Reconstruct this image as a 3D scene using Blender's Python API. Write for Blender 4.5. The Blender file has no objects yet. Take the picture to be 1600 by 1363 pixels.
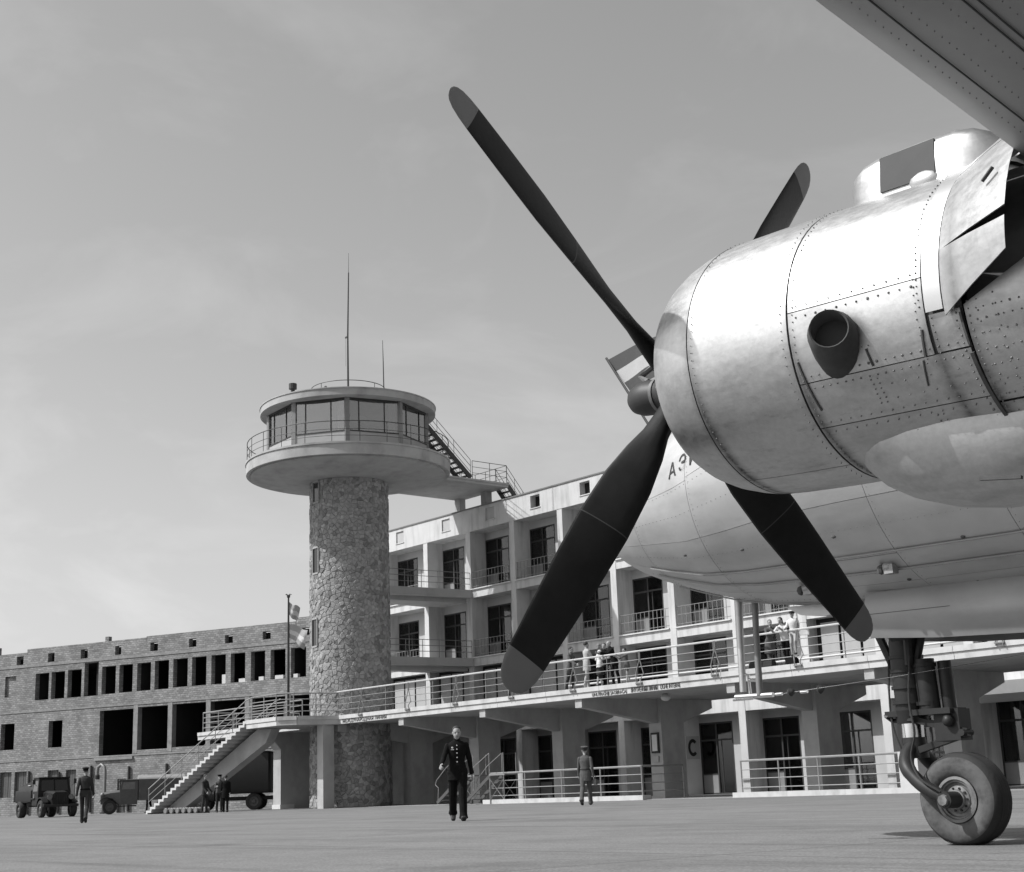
import bpy, bmesh, math, random
from math import sin, cos, pi, radians, sqrt, atan2, hypot
from mathutils import Vector, Matrix
random.seed(7)
S = bpy.context.scene
COL = S.collection

# ------------------------------------------------------------------ camera
F_PX, PITCH, ROLL, AZ, CAM_H = 2245.6, 0.2467, -0.0367, 0.6963, 0.529
fw = Vector((-cos(AZ)*cos(PITCH), sin(AZ)*cos(PITCH), sin(PITCH)))
r0 = Vector((sin(AZ), cos(AZ), 0)); u0 = r0.cross(fw)
rr = cos(ROLL)*r0 + sin(ROLL)*u0; uu = -sin(ROLL)*r0 + cos(ROLL)*u0
cd = bpy.data.cameras.new('camera'); cam = bpy.data.objects.new('camera', cd); COL.objects.link(cam)
cam.matrix_world = Matrix(((rr.x, uu.x, -fw.x, 0), (rr.y, uu.y, -fw.y, 0), (rr.z, uu.z, -fw.z, CAM_H), (0, 0, 0, 1)))
cd.sensor_fit = 'HORIZONTAL'; cd.sensor_width = 36; cd.lens = 36*F_PX/1600
cd.shift_y = -12.8/1600; cd.clip_start = 0.05; cd.clip_end = 6000
S.camera = cam

# ------------------------------------------------------------------ sky, sun, exposure
SUN_EL = radians(48); SUN_DIR = Vector((-0.5*cos(SUN_EL), -0.866*cos(SUN_EL), sin(SUN_EL)))
w = bpy.data.worlds.new('World'); S.world = w; w.use_nodes = True
nt = w.node_tree; nt.nodes.clear()
def N(t, **k):
    n = nt.nodes.new(t)
    for a, b in k.items(): setattr(n, a, b)
    return n
sky = N('ShaderNodeTexSky', sky_type='NISHITA', sun_disc=False, sun_elevation=SUN_EL,
        sun_rotation=atan2(SUN_DIR.x, SUN_DIR.y), air_density=1.0, dust_density=2.2, ozone_density=1.0, altitude=50)
# black-and-white film behind a yellow filter: one grey from the sky's three channels
sep = N('ShaderNodeSeparateColor'); nt.links.new(sky.outputs[0], sep.inputs[0])
m1 = N('ShaderNodeMath', operation='MULTIPLY'); m1.inputs[1].default_value = 0.33; nt.links.new(sep.outputs[0], m1.inputs[0])
m2 = N('ShaderNodeMath', operation='MULTIPLY_ADD'); m2.inputs[1].default_value = 0.46; nt.links.new(sep.outputs[1], m2.inputs[0]); nt.links.new(m1.outputs[0], m2.inputs[2])
m3 = N('ShaderNodeMath', operation='MULTIPLY_ADD'); m3.inputs[1].default_value = 0.21; nt.links.new(sep.outputs[2], m3.inputs[0]); nt.links.new(m2.outputs[0], m3.inputs[2])
# thin high cloud all over the sky
tc = N('ShaderNodeTexCoord'); mp = N('ShaderNodeMapping'); mp.inputs['Scale'].default_value = (1.6, 1.6, 3.6); mp.inputs['Rotation'].default_value = (0.1, 0.12, 0.4)
nt.links.new(tc.outputs['Generated'], mp.inputs[0])
nz = N('ShaderNodeTexNoise'); nz.inputs['Scale'].default_value = 3.4; nz.inputs['Detail'].default_value = 7; nz.inputs['Roughness'].default_value = .58; nz.inputs['Distortion'].default_value = .5
nt.links.new(mp.outputs[0], nz.inputs['Vector'])
mr = N('ShaderNodeMapRange'); mr.inputs[1].default_value = .50; mr.inputs[2].default_value = .82; mr.inputs[3].default_value = 0; mr.inputs[4].default_value = .20
nt.links.new(nz.outputs[0], mr.inputs[0])
m4 = N('ShaderNodeMath', operation='MULTIPLY_ADD'); nt.links.new(m3.outputs[0], m4.inputs[0]); nt.links.new(mr.outputs[0], m4.inputs[1]); nt.links.new(m3.outputs[0], m4.inputs[2])
bg = N('ShaderNodeBackground'); bg.inputs[1].default_value = 0.15; nt.links.new(m4.outputs[0], bg.inputs[0])
wo = N('ShaderNodeOutputWorld'); nt.links.new(bg.outputs[0], wo.inputs[0])

sd = bpy.data.lights.new('sun', 'SUN'); sd.energy = 4.1; sd.angle = radians(.53); sd.color = (1, 1, 1)
sun = bpy.data.objects.new('sun', sd); COL.objects.link(sun); sun.rotation_euler = SUN_DIR.to_track_quat('Z', 'Y').to_euler(); sun.location = (0, 0, 60)
S.view_settings.view_transform = 'Standard'; S.view_settings.look = 'None'; S.view_settings.exposure = 0.27; S.view_settings.gamma = 1; S.view_settings.use_curve_mapping = False
S.cycles.max_bounces = 8; S.cycles.transparent_max_bounces = 8

# ------------------------------------------------------------------ materials (the photograph is black and white: every colour is a grey)
MATS = {}
def mat(name, base, rough=.85, metal=0, var=.12, scale=3.0, bump=0.0, bscale=30, stain=0.0, sscale=(1, 1, 1), rnd=0.0, spec=.4, island=0.0):
    """grey principled material: base value, mottling (var), larger stains, fine bump, per-object variation (rnd)"""
    m = bpy.data.materials.new(name); m.use_nodes = True; t = m.node_tree; b = t.nodes['Principled BSDF']
    b.inputs['Roughness'].default_value = rough; b.inputs['Metallic'].default_value = metal; b.inputs['Specular IOR Level'].default_value = spec
    L = t.links; g = lambda k: t.nodes.new(k)
    co = g('ShaderNodeTexCoord').outputs['Object']
    n1 = g('ShaderNodeTexNoise'); n1.inputs['Scale'].default_value = scale; n1.inputs['Detail'].default_value = 8; n1.inputs['Roughness'].default_value = .65; L.new(co, n1.inputs['Vector'])
    a = g('ShaderNodeMapRange'); a.inputs[1].default_value = .25; a.inputs[2].default_value = .75; a.inputs[3].default_value = base*(1-var); a.inputs[4].default_value = base*(1+var); L.new(n1.outputs[0], a.inputs[0])
    cur = a.outputs[0]
    if stain:
        mp = g('ShaderNodeMapping'); mp.inputs['Scale'].default_value = sscale; L.new(co, mp.inputs[0])
        n2 = g('ShaderNodeTexNoise'); n2.inputs['Scale'].default_value = 1.0; n2.inputs['Detail'].default_value = 6; n2.inputs['Roughness'].default_value = .6; L.new(mp.outputs[0], n2.inputs['Vector'])
        s = g('ShaderNodeMapRange'); s.inputs[1].default_value = .48; s.inputs[2].default_value = .72; s.inputs[3].default_value = 1; s.inputs[4].default_value = 1-stain; L.new(n2.outputs[0], s.inputs[0])
        q = g('ShaderNodeMath'); q.operation = 'MULTIPLY'; L.new(cur, q.inputs[0]); L.new(s.outputs[0], q.inputs[1]); cur = q.outputs[0]
    if rnd:
        oi = g('ShaderNodeObjectInfo'); s = g('ShaderNodeMapRange'); s.inputs[3].default_value = 1-rnd; s.inputs[4].default_value = 1+rnd; L.new(oi.outputs['Random'], s.inputs[0])
        q = g('ShaderNodeMath'); q.operation = 'MULTIPLY'; L.new(cur, q.inputs[0]); L.new(s.outputs[0], q.inputs[1]); cur = q.outputs[0]
    if island:
        ge = g('ShaderNodeNewGeometry'); s = g('ShaderNodeMapRange'); s.inputs[3].default_value = 1-island; s.inputs[4].default_value = 1+island; L.new(ge.outputs['Random Per Island'], s.inputs[0])
        q = g('ShaderNodeMath'); q.operation = 'MULTIPLY'; L.new(cur, q.inputs[0]); L.new(s.outputs[0], q.inputs[1]); cur = q.outputs[0]
    cc = g('ShaderNodeCombineColor')
    for i in range(3): L.new(cur, cc.inputs[i])
    L.new(cc.outputs[0], b.inputs['Base Color'])
    if bump:
        n3 = g('ShaderNodeTexNoise'); n3.inputs['Scale'].default_value = bscale; n3.inputs['Detail'].default_value = 4; L.new(co, n3.inputs['Vector'])
        bp = g('ShaderNodeBump'); bp.inputs['Strength'].default_value = bump; bp.inputs['Distance'].default_value = .02; L.new(n3.outputs[0], bp.inputs['Height']); L.new(bp.outputs[0], b.inputs['Normal'])
    MATS[name] = m
    return m
mat('apron_concrete', .165, .9, var=.14, scale=.9, stain=.30, sscale=(.22, .5, .3), bump=.35, bscale=22)
mat('pavement', .24, .9, var=.1, scale=1.2, stain=.2, sscale=(.6, .6, .6))
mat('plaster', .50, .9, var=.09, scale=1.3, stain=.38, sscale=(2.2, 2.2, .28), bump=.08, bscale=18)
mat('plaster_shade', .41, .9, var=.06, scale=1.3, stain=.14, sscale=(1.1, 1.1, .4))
mat('concrete', .35, .92, var=.12, scale=1.6, stain=.28, sscale=(.9, .9, .5), bump=.15, bscale=22)
mat('concrete_light', .46, .9, var=.10, scale=2.0, stain=.30, sscale=(1.8, 1.2, 1.2))
mat('band_concrete', .23, .95, var=.25, scale=2.5, stain=.3, sscale=(2, 2, 2))
mat('letter_paint', .07, .8)
mat('coping', .16, .9, var=.15, scale=2)
mat('stone', .24, .95, var=.30, scale=7, bump=.8, bscale=22, island=.36)
mat('mortar', .19, .95, var=.2, scale=6)
mat('dark_metal', .045, .55, metal=.3, var=.2, scale=8)
mat('grey_metal', .20, .55, metal=.3, var=.15, scale=6)
mat('rail_paint', .22, .6, var=.15, scale=6)
mat('rail_white', .42, .6, var=.12, scale=6)
mat('door_frame', .035, .6, var=.2, scale=5)
mat('door_panel', .20, .7, var=.1, scale=2)
mat('window_glass', .012, .06, var=.2, scale=1, spec=.6)
mat('curtain', .16, .9, var=.25, scale=5)
mat('blind', .34, .9, var=.08, scale=2)
mat('interior_shade', .02, .95, var=.2, scale=1)  # near-black colour painted in for the shade of unlit interiors
mat('interior_wall', .10, .95, var=.2, scale=1)
mat('white_paint', .52, .7, var=.08, scale=4)
mat('black_paint', .012, .6, var=.2, scale=4)
mat('aluminium', .54, .50, metal=.72, var=.07, scale=3.5, stain=.20, sscale=(.9, 3.2, 3.2), bump=.04, bscale=5, rnd=.04)
mat('wing_metal', .36, .6, metal=.25, var=.12, scale=1.6, stain=.30, sscale=(.6, .25, .6))
mat('door_metal', .29, .55, metal=.3, var=.07, scale=3, stain=.2, sscale=(.9, 2, 2), bump=.05, bscale=4)
mat('aluminium_bright', .52, .48, metal=1.0, var=.05, scale=3, stain=.12, sscale=(2, 2, 2))
mat('seam', .07, .8, var=.3, scale=9)
mat('rivet', .17, .6, metal=.3, var=.2, scale=9)
mat('blade_mark', .05, .6)
mat('blade_wear_sunlit', .022, .5, var=.8, scale=26, spec=.4)
mat('blade_black', .009, .52, var=.3, scale=7, spec=.24, stain=.4, sscale=(9, 9, 9), bump=.05, bscale=30)
mat('blade_tip', .14, .6, var=.08, scale=5)
mat('hub_dark', .03, .5, var=.25, scale=8)
mat('exhaust', .06, .75, metal=.2, var=.3, scale=10)
mat('gear_paint', .024, .5, var=.35, scale=9, spec=.28, stain=.4, sscale=(9, 9, 9))
mat('chrome', .7, .16, metal=1, var=.05, scale=5)
mat('rubber', .028, .85, var=.25, scale=6, bump=.2, bscale=30)
mat('rubber_side', .085, .85, var=.35, scale=6, stain=.65, sscale=(7, 7, 7), bump=.2, bscale=25)
mat('rim', .17, .6, metal=.3, var=.3, scale=9, stain=.5, sscale=(12, 12, 12))
mat('truck_dark', .014, .55, var=.3, scale=3, spec=.22)
mat('truck_mid', .075, .5, var=.25, scale=3)
mat('truck_roof', .24, .6, var=.2, scale=3)
mat('cloth_black', .007, .9, var=.3, scale=8, bump=.5, bscale=14, spec=.12)
mat('cloth_dark', .035, .9, var=.3, scale=7, bump=.5, bscale=14, spec=.12)
mat('cloth_mid', .085, .9, var=.18, scale=7, bump=.5, bscale=14, spec=.12)
mat('cloth_light', .33, .9, var=.14, scale=7, bump=.5, bscale=14, spec=.12)
mat('cloth_white', .56, .9, var=.1, scale=7, bump=.5, bscale=14, spec=.12)
mat('skin', .27, .6, var=.08, scale=9)
mat('hair', .025, .7, var=.3, scale=20)
mat('hair_fair', .16, .8, var=.25, scale=20)
mat('flag_dark', .055, .85, var=.12, scale=5)
mat('flag_light', .36, .85, var=.08, scale=5)
mat('plant', .07, .8, var=.4, scale=4)

def apron():
    m = MATS['apron_concrete']; t = m.node_tree; b = t.nodes['Principled BSDF']; L = t.links; g = lambda k: t.nodes.new(k)
    src = b.inputs['Base Color'].links[0].from_socket; co = g('ShaderNodeTexCoord').outputs['Object']; cur = src
    def layer(scale, lo, hi, v0, v1, rot=0, detail=6, rough=.6):
        mp = g('ShaderNodeMapping'); mp.inputs['Scale'].default_value = scale; mp.inputs['Rotation'].default_value = (0, 0, rot); L.new(co, mp.inputs[0])
        n = g('ShaderNodeTexNoise'); n.inputs['Scale'].default_value = 1; n.inputs['Detail'].default_value = detail; n.inputs['Roughness'].default_value = rough; L.new(mp.outputs[0], n.inputs['Vector'])
        r = g('ShaderNodeMapRange'); r.inputs[1].default_value = lo; r.inputs[2].default_value = hi; r.inputs[3].default_value = v0; r.inputs[4].default_value = v1; L.new(n.outputs[0], r.inputs[0]); return r.outputs[0]
    L1 = [layer((.05, 1.6, 1), .54, .70, 1, .70), layer((.04, 2.6, 1), .58, .72, 1, .72, .18), layer((.5, .5, .5), .60, .74, 1, .62), layer((2.2, 2.2, 1), .64, .78, 1, .55), layer((40, 40, 1), .32, .68, .66, 1.34, 0, 3), layer((9, 9, 1), .35, .65, .90, 1.10)]
    for f in L1:
        cc = g('ShaderNodeCombineColor'); [L.new(f, cc.inputs[i]) for i in range(3)]
        mx = g('ShaderNodeMix'); mx.data_type = 'RGBA'; mx.blend_type = 'MULTIPLY'; mx.inputs['Factor'].default_value = 1; L.new(cur, mx.inputs[6]); L.new(cc.outputs[0], mx.inputs[7]); cur = mx.outputs[2]
    br = g('ShaderNodeTexBrick'); br.inputs['Scale'].default_value = 1; br.inputs['Brick Width'].default_value = 7; br.inputs['Row Height'].default_value = 5; br.inputs['Mortar Size'].default_value = .022; br.inputs['Mortar Smooth'].default_value = .4; br.offset = 0
    br.inputs['Color1'].default_value = (1, 1, 1, 1); br.inputs['Color2'].default_value = (.93, .93, .93, 1); br.inputs['Mortar'].default_value = (.45, .45, .45, 1)
    mp = g('ShaderNodeMapping'); mp.inputs['Rotation'].default_value = (0, 0, .07); mp.inputs['Location'].default_value = (1.3, 2.2, 0); L.new(co, mp.inputs[0]); L.new(mp.outputs[0], br.inputs['Vector'])
    mx = g('ShaderNodeMix'); mx.data_type = 'RGBA'; mx.blend_type = 'MULTIPLY'; mx.inputs['Factor'].default_value = 1; L.new(cur, mx.inputs[6]); L.new(br.outputs[0], mx.inputs[7]); cur = mx.outputs[2]
    L.new(cur, b.inputs['Base Color'])
apron()
def masonry():
    m = bpy.data.materials.new('block_masonry'); m.use_nodes = True; t = m.node_tree; b = t.nodes['Principled BSDF']; L = t.links; g = lambda k: t.nodes.new(k)
    b.inputs['Roughness'].default_value = .95; b.inputs['Specular IOR Level'].default_value = .2
    co = g('ShaderNodeTexCoord').outputs['Object']; sx = g('ShaderNodeSeparateXYZ'); L.new(co, sx.inputs[0])
    ad = g('ShaderNodeMath'); ad.operation = 'ADD'; L.new(sx.outputs[0], ad.inputs[0]); L.new(sx.outputs[1], ad.inputs[1])
    cx = g('ShaderNodeCombineXYZ'); L.new(ad.outputs[0], cx.inputs[0]); L.new(sx.outputs[2], cx.inputs[1])
    nd = g('ShaderNodeTexNoise'); nd.inputs['Scale'].default_value = 2.5; L.new(co, nd.inputs['Vector'])
    mx = g('ShaderNodeVectorMath'); mx.operation = 'MULTIPLY_ADD'; mx.inputs[1].default_value = (.13, .09, 0); L.new(nd.outputs['Color'], mx.inputs[0]); L.new(cx.outputs[0], mx.inputs[2])
    br = g('ShaderNodeTexBrick'); br.inputs['Scale'].default_value = 1; br.inputs['Brick Width'].default_value = .27; br.inputs['Row Height'].default_value = .125
    br.inputs['Mortar Size'].default_value = .014; br.inputs['Mortar Smooth'].default_value = .3; br.inputs['Bias'].default_value = -.1
    br.inputs['Color1'].default_value = (.185, .185, .185, 1); br.inputs['Color2'].default_value = (.30, .30, .30, 1); br.inputs['Mortar'].default_value = (.165, .165, .165, 1)
    L.new(mx.outputs[0], br.inputs['Vector'])
    n2 = g('ShaderNodeTexNoise'); n2.inputs['Scale'].default_value = .7; n2.inputs['Detail'].default_value = 8; n2.inputs['Roughness'].default_value = .7; L.new(co, n2.inputs['Vector'])
    r = g('ShaderNodeMapRange'); r.inputs[1].default_value = .3; r.inputs[2].default_value = .7; r.inputs[3].default_value = .66; r.inputs[4].default_value = 1.30; L.new(n2.outputs[0], r.inputs[0])
    cc = g('ShaderNodeCombineColor')
    for i in range(3): L.new(r.outputs[0], cc.inputs[i])
    ml = g('ShaderNodeMix'); ml.data_type = 'RGBA'; ml.blend_type = 'MULTIPLY'; ml.inputs['Factor'].default_value = 1; L.new(br.outputs[0], ml.inputs[6]); L.new(cc.outputs[0], ml.inputs[7])
    L.new(ml.outputs[2], b.inputs['Base Color'])
    bp = g('ShaderNodeBump'); bp.inputs['Strength'].default_value = .7; bp.inputs['Distance'].default_value = .03; bp.invert = True; L.new(br.outputs['Fac'], bp.inputs['Height']); L.new(bp.outputs[0], b.inputs['Normal'])
    MATS['block_masonry'] = m
masonry()
def cowl_metal():
    mat('cowl_base', .54, .55, metal=1.0, var=.10, scale=38, stain=.22, sscale=(3, 9, 9), bump=.22, bscale=5, rnd=.04)
    m = MATS['cowl_base'].copy(); m.name = 'cowl_metal'; t = m.node_tree; b = t.nodes['Principled BSDF']; L = t.links; g = lambda k: t.nodes.new(k)
    src = b.inputs['Base Color'].links[0].from_socket; co = g('ShaderNodeTexCoord').outputs['Object']; sx = g('ShaderNodeSeparateXYZ'); L.new(co, sx.inputs[0])
    def mt(op, a, c=None, d=None):
        n = g('ShaderNodeMath'); n.operation = op; n.use_clamp = op in ('SUBTRACT', 'ADD') and False
        for i, v in enumerate((a, c, d)):
            if v is None: continue
            if isinstance(v, (int, float)): n.inputs[i].default_value = v
            else: L.new(v, n.inputs[i])
        return n.outputs[0]
    nz = g('ShaderNodeTexNoise'); nz.inputs['Scale'].default_value = 1; nz.inputs['Detail'].default_value = 7; nz.inputs['Roughness'].default_value = .7
    mp = g('ShaderNodeMapping'); mp.inputs['Scale'].default_value = (14, 34, 34); L.new(co, mp.inputs[0]); L.new(mp.outputs[0], nz.inputs['Vector'])
    low = g('ShaderNodeMapRange'); low.inputs[1].default_value = 2.75; low.inputs[2].default_value = 1.85; low.inputs[3].default_value = .06; low.inputs[4].default_value = 1; L.new(sx.outputs[2], low.inputs[0])
    tot = None
    for xs, wd, k in ((.574, .06, 1.1), (1.136, .055, 1.0), (1.779, .06, .9), (1.935, .06, 1.0)):       # oil and soot leaking from the cowl joints
        a = mt('ABSOLUTE', mt('SUBTRACT', sx.outputs[0], xs)); a = mt('MAXIMUM', mt('SUBTRACT', 1, mt('DIVIDE', a, wd)), 0); a = mt('MULTIPLY', mt('POWER', a, 1.6), k); tot = a if tot is None else mt('MAXIMUM', tot, a)
    gr = mt('MULTIPLY', mt('MULTIPLY', tot, low.outputs[0]), mt('MULTIPLY', nz.outputs[0], 1.35))
    n2 = g('ShaderNodeTexNoise'); n2.inputs['Scale'].default_value = 1; n2.inputs['Detail'].default_value = 9; n2.inputs['Roughness'].default_value = .75
    m2 = g('ShaderNodeMapping'); m2.inputs['Scale'].default_value = (9, 26, 26); m2.inputs['Rotation'].default_value = (0, .05, 0); L.new(co, m2.inputs[0]); L.new(m2.outputs[0], n2.inputs['Vector'])
    sp = g('ShaderNodeMapRange'); sp.inputs[1].default_value = .56; sp.inputs[2].default_value = .74; sp.inputs[3].default_value = 0; sp.inputs[4].default_value = .38; L.new(n2.outputs[0], sp.inputs[0])
    gr = mt('ADD', gr, mt('MULTIPLY', sp.outputs[0], low.outputs[0]))
    fac = mt('MAXIMUM', mt('SUBTRACT', 1, gr), .12); cc = g('ShaderNodeCombineColor'); [L.new(fac, cc.inputs[i]) for i in range(3)]
    mx = g('ShaderNodeMix'); mx.data_type = 'RGBA'; mx.blend_type = 'MULTIPLY'; mx.inputs['Factor'].default_value = 1; L.new(src, mx.inputs[6]); L.new(cc.outputs[0], mx.inputs[7]); L.new(mx.outputs[2], b.inputs['Base Color'])
    rg = mt('ADD', .29, mt('MULTIPLY', nz.outputs[0], .30)); L.new(rg, b.inputs['Roughness'])
    MATS['cowl_metal'] = m
cowl_metal()
def cab_glass(nm='cab_glass', refl=.17, tint=.72):
    m = bpy.data.materials.new(nm); m.use_nodes = True; t = m.node_tree; t.nodes.clear(); g = lambda k: t.nodes.new(k)
    o = g('ShaderNodeOutputMaterial'); tr = g('ShaderNodeBsdfTransparent'); tr.inputs[0].default_value = (tint, tint, tint, 1)
    gl = g('ShaderNodeBsdfGlossy'); gl.inputs['Roughness'].default_value = .03; gl.inputs[0].default_value = (.9, .9, .9, 1)
    fr = g('ShaderNodeFresnel'); fr.inputs[0].default_value = 1.6
    ad = g('ShaderNodeMath'); ad.operation = 'ADD'; ad.inputs[1].default_value = refl; t.links.new(fr.outputs[0], ad.inputs[0])
    mx = g('ShaderNodeMixShader'); t.links.new(ad.outputs[0], mx.inputs[0]); t.links.new(tr.outputs[0], mx.inputs[1]); t.links.new(gl.outputs[0], mx.inputs[2]); t.links.new(mx.outputs[0], o.inputs[0])
    MATS[nm] = m
cab_glass(); cab_glass('bay_glass', .0, .6)

# ------------------------------------------------------------------ building blocks
WM = {}
class MB:
    """collects simple shapes and links them as ONE mesh object"""
    def __init__(s): s.v = []; s.f = []; s.m = []; s.mi = 0
    def add(s, vs, fs, mi=None):
        k = len(s.v); s.v += [Vector(p) for p in vs]
        for f in fs: s.f.append([i+k for i in f]); s.m.append(s.mi if mi is None else mi)
        return s
    def box(s, x0, x1, y0, y1, z0, z1, mi=None):
        return s.add([(x0, y0, z0), (x1, y0, z0), (x1, y1, z0), (x0, y1, z0), (x0, y0, z1), (x1, y0, z1), (x1, y1, z1), (x0, y1, z1)],
                     [(3, 2, 1, 0), (4, 5, 6, 7), (0, 1, 5, 4), (1, 2, 6, 5), (2, 3, 7, 6), (3, 0, 4, 7)], mi)
    def hexa(s, b, t, mi=None):
        return s.add(list(b)+list(t), [(3, 2, 1, 0), (4, 5, 6, 7), (0, 1, 5, 4), (1, 2, 6, 5), (2, 3, 7, 6), (3, 0, 4, 7)], mi)
    def obox(s, c, hx, hy, hz, M=None, mi=None):
        c = Vector(c); M = M or Matrix.Identity(3)
        P = [c + M @ Vector((a*hx, b*hy, d*hz)) for d in (-1, 1) for a, b in ((-1, -1), (1, -1), (1, 1), (-1, 1))]
        return s.hexa(P[:4], P[4:], mi)
    def bar(s, p, q, w, h, up=(0, 0, 1), mi=None):
        p = Vector(p); q = Vector(q); d = (q-p).normalized(); sd = d.cross(Vector(up)).normalized(); u = sd.cross(d)
        P = [p-sd*w/2-u*h/2, p+sd*w/2-u*h/2, p+sd*w/2+u*h/2, p-sd*w/2+u*h/2]
        return s.hexa(P, [x+(q-p) for x in P], mi)
    def loft(s, rings, caps=True, closed=True, mi=None):
        n = len(rings[0]); vs = [p for r in rings for p in r]; fs = []
        for i in range(len(rings)-1):
            for j in range(n if closed else n-1):
                a = i*n+j; b = i*n+(j+1) % n; fs.append((a, b, b+n, a+n))
        if caps: fs.append(tuple(range(n-1, -1, -1))); fs.append(tuple(range((len(rings)-1)*n, len(rings)*n)))
        return s.add(vs, fs, mi)
    def tube(s, pts, r, n=6, mi=None, caps=True):
        pts = [Vector(p) for p in pts]; R = r if isinstance(r, (list, tuple)) else [r]*len(pts)
        rings = []; prev = None
        for i, p in enumerate(pts):
            d = ((pts[min(i+1, len(pts)-1)]-pts[i]).normalized() + (pts[i]-pts[max(i-1, 0)]).normalized())
            d = d.normalized() if d.length > 1e-6 else Vector((0, 0, 1))
            if prev is None: a = d.orthogonal().normalized()
            else: a = (prev - d*prev.dot(d)).normalized()
            prev = a; b = d.cross(a)
            rings.append([p + R[i]*(cos(2*pi*k/n)*a + sin(2*pi*k/n)*b) for k in range(n)])
        return s.loft(rings, caps, True, mi)
    def lathe(s, prof, n=24, c=(0, 0, 0), M=None, caps=True, mi=None):
        c = Vector(c); M = M or Matrix.Identity(3)
        return s.loft([[c + M @ Vector((r*cos(2*pi*k/n), r*sin(2*pi*k/n), z)) for k in range(n)] for r, z in prof], caps, True, mi)
    def ring(s, r0, r1, z0, z1, n=48, c=(0, 0, 0), mi=None):
        return s.lathe([(r0, z0), (r1, z0), (r1, z1), (r0, z1), (r0, z0)], n, c, None, False, mi)
    def prism(s, poly, f0, f1, mi=None):
        n = len(poly); return s.add([f0(p) for p in poly]+[f1(p) for p in poly],
            [tuple(range(n-1, -1, -1)), tuple(range(n, 2*n))] + [(i, (i+1) % n, n+(i+1) % n, n+i) for i in range(n)], mi)
    def sphere(s, c, rx, ry=None, rz=None, n=12, M=None, mi=None):
        ry = ry or rx; rz = rz or rx; c = Vector(c); M = M or Matrix.Identity(3); k = n//2
        prof = [(sin(pi*i/k), -cos(pi*i/k)) for i in range(k+1)]
        prof[0] = (.02, -1); prof[-1] = (.02, 1)
        return s.loft([[c + M @ Vector((rx*a*cos(2*pi*j/n), ry*a*sin(2*pi*j/n), rz*z)) for j in range(n)] for a, z in prof], True, True, mi)
    def mesh(s, name, mats, smooth=False, xf=None):
        vs = [xf @ p for p in s.v] if xf else s.v
        me = bpy.data.meshes.new(name); me.from_pydata([tuple(p) for p in vs], [], s.f)
        for m in (mats if isinstance(mats, (list, tuple)) else [mats]): me.materials.append(MATS[m])
        me.polygons.foreach_set('material_index', s.m)
        bm = bmesh.new(); bm.from_mesh(me); bmesh.ops.recalc_face_normals(bm, faces=bm.faces); bm.to_mesh(me); bm.free()
        if smooth:
            me.polygons.foreach_set('use_smooth', [True]*len(me.polygons))
            try: me.set_sharp_from_angle(angle=radians(smooth if smooth is not True else 40))
            except Exception: pass
        me.update(); return me
    def pieces(s, name, mats, parent=None, **k):
        """one object per separate piece"""
        root = list(range(len(s.v)))
        def fd(i):
            while root[i] != i: root[i] = root[root[i]]; i = root[i]
            return i
        for f in s.f:
            for i in f[1:]: root[fd(i)] = fd(f[0])
        G = {}
        for f, m in zip(s.f, s.m): G.setdefault(fd(f[0]), []).append((f, m))
        out = []
        for fs in G.values():
            ids = sorted(set(i for f, _ in fs for i in f)); mp_ = {i: j for j, i in enumerate(ids)}; b = MB(); b.v = [s.v[i].copy() for i in ids]; b.f = [[mp_[i] for i in f] for f, _ in fs]; b.m = [m for _, m in fs]; out.append(b.build(name, mats, parent, **k))
        return out
    def build(s, name, mats, parent=None, smooth=False, local=False, label=None, cat=None, group=None, kind=None):
        xf = WM[parent.name].inverted() if (parent and not local) else None
        return link(name, s.mesh(name, mats, smooth, xf), parent, None, label, cat, group, kind)
def link(name, me, parent=None, loc=None, label=None, cat=None, group=None, kind=None, rotz=0):
    o = bpy.data.objects.new(name, me); COL.objects.link(o)
    L = Matrix.Identity(4)
    if loc is not None:
        o.location = loc; o.rotation_euler = (0, 0, rotz); L = Matrix.Translation(Vector(loc)) @ Matrix.Rotation(rotz, 4, 'Z')
    if parent: o.parent = parent
    WM[o.name] = (WM[parent.name] if parent else Matrix.Identity(4)) @ L
    if label: o['label'] = label
    if cat: o['category'] = cat
    if group: o['group'] = group
    if kind: o['kind'] = kind
    return o
def thing(name, label, cat, loc=(0, 0, 0), rotz=0, group=None):
    return link(name, None, None, loc, label, cat, group, None, rotz)
def put(name, me, parent, p, rotz=0):
    """a piece sharing mesh data, placed at a point given in world axes of its thing's frame"""
    return link(name, me, parent, p, rotz=rotz)
def text_mesh(txt, size, depth=.004, align='CENTER', sx=1.0):
    c = bpy.data.curves.new('lettering', 'FONT'); c.body = txt; c.size = size; c.extrude = depth; c.align_x = align; c.resolution_u = 2
    o = bpy.data.objects.new('lettering', c); COL.objects.link(o)
    dg = bpy.context.evaluated_depsgraph_get(); me = bpy.data.meshes.new_from_object(o.evaluated_get(dg))
    bpy.data.objects.remove(o); bpy.data.curves.remove(c)
    me.transform(Matrix.Diagonal((sx, 1, 1, 1)))
    return me
def catmull(pts, n=6):
    P = [Vector(p) for p in pts]; P = [2*P[0]-P[1]] + P + [2*P[-1]-P[-2]]; out = []
    for i in range(1, len(P)-2):
        for k in range(n):
            t = k/n; a, b, c, d = P[i-1:i+3]
            out.append(.5*((2*b)+(c-a)*t+(2*a-5*b+4*c-d)*t*t+(3*b-a-3*c+d)*t**3))
    return out+[P[-2]]
# ================================================================== the setting
g = MB()
g.add([(-900, -400, 0), (400, -400, 0), (400, 900, 0), (-900, 900, 0)], [(0, 1, 2, 3)])
g.build('ground', 'apron_concrete', kind='structure')
g = MB(); g.box(-64, -18, 38.4, 60, -.1, .012)
g.build('pavement', 'pavement', kind='structure')

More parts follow.
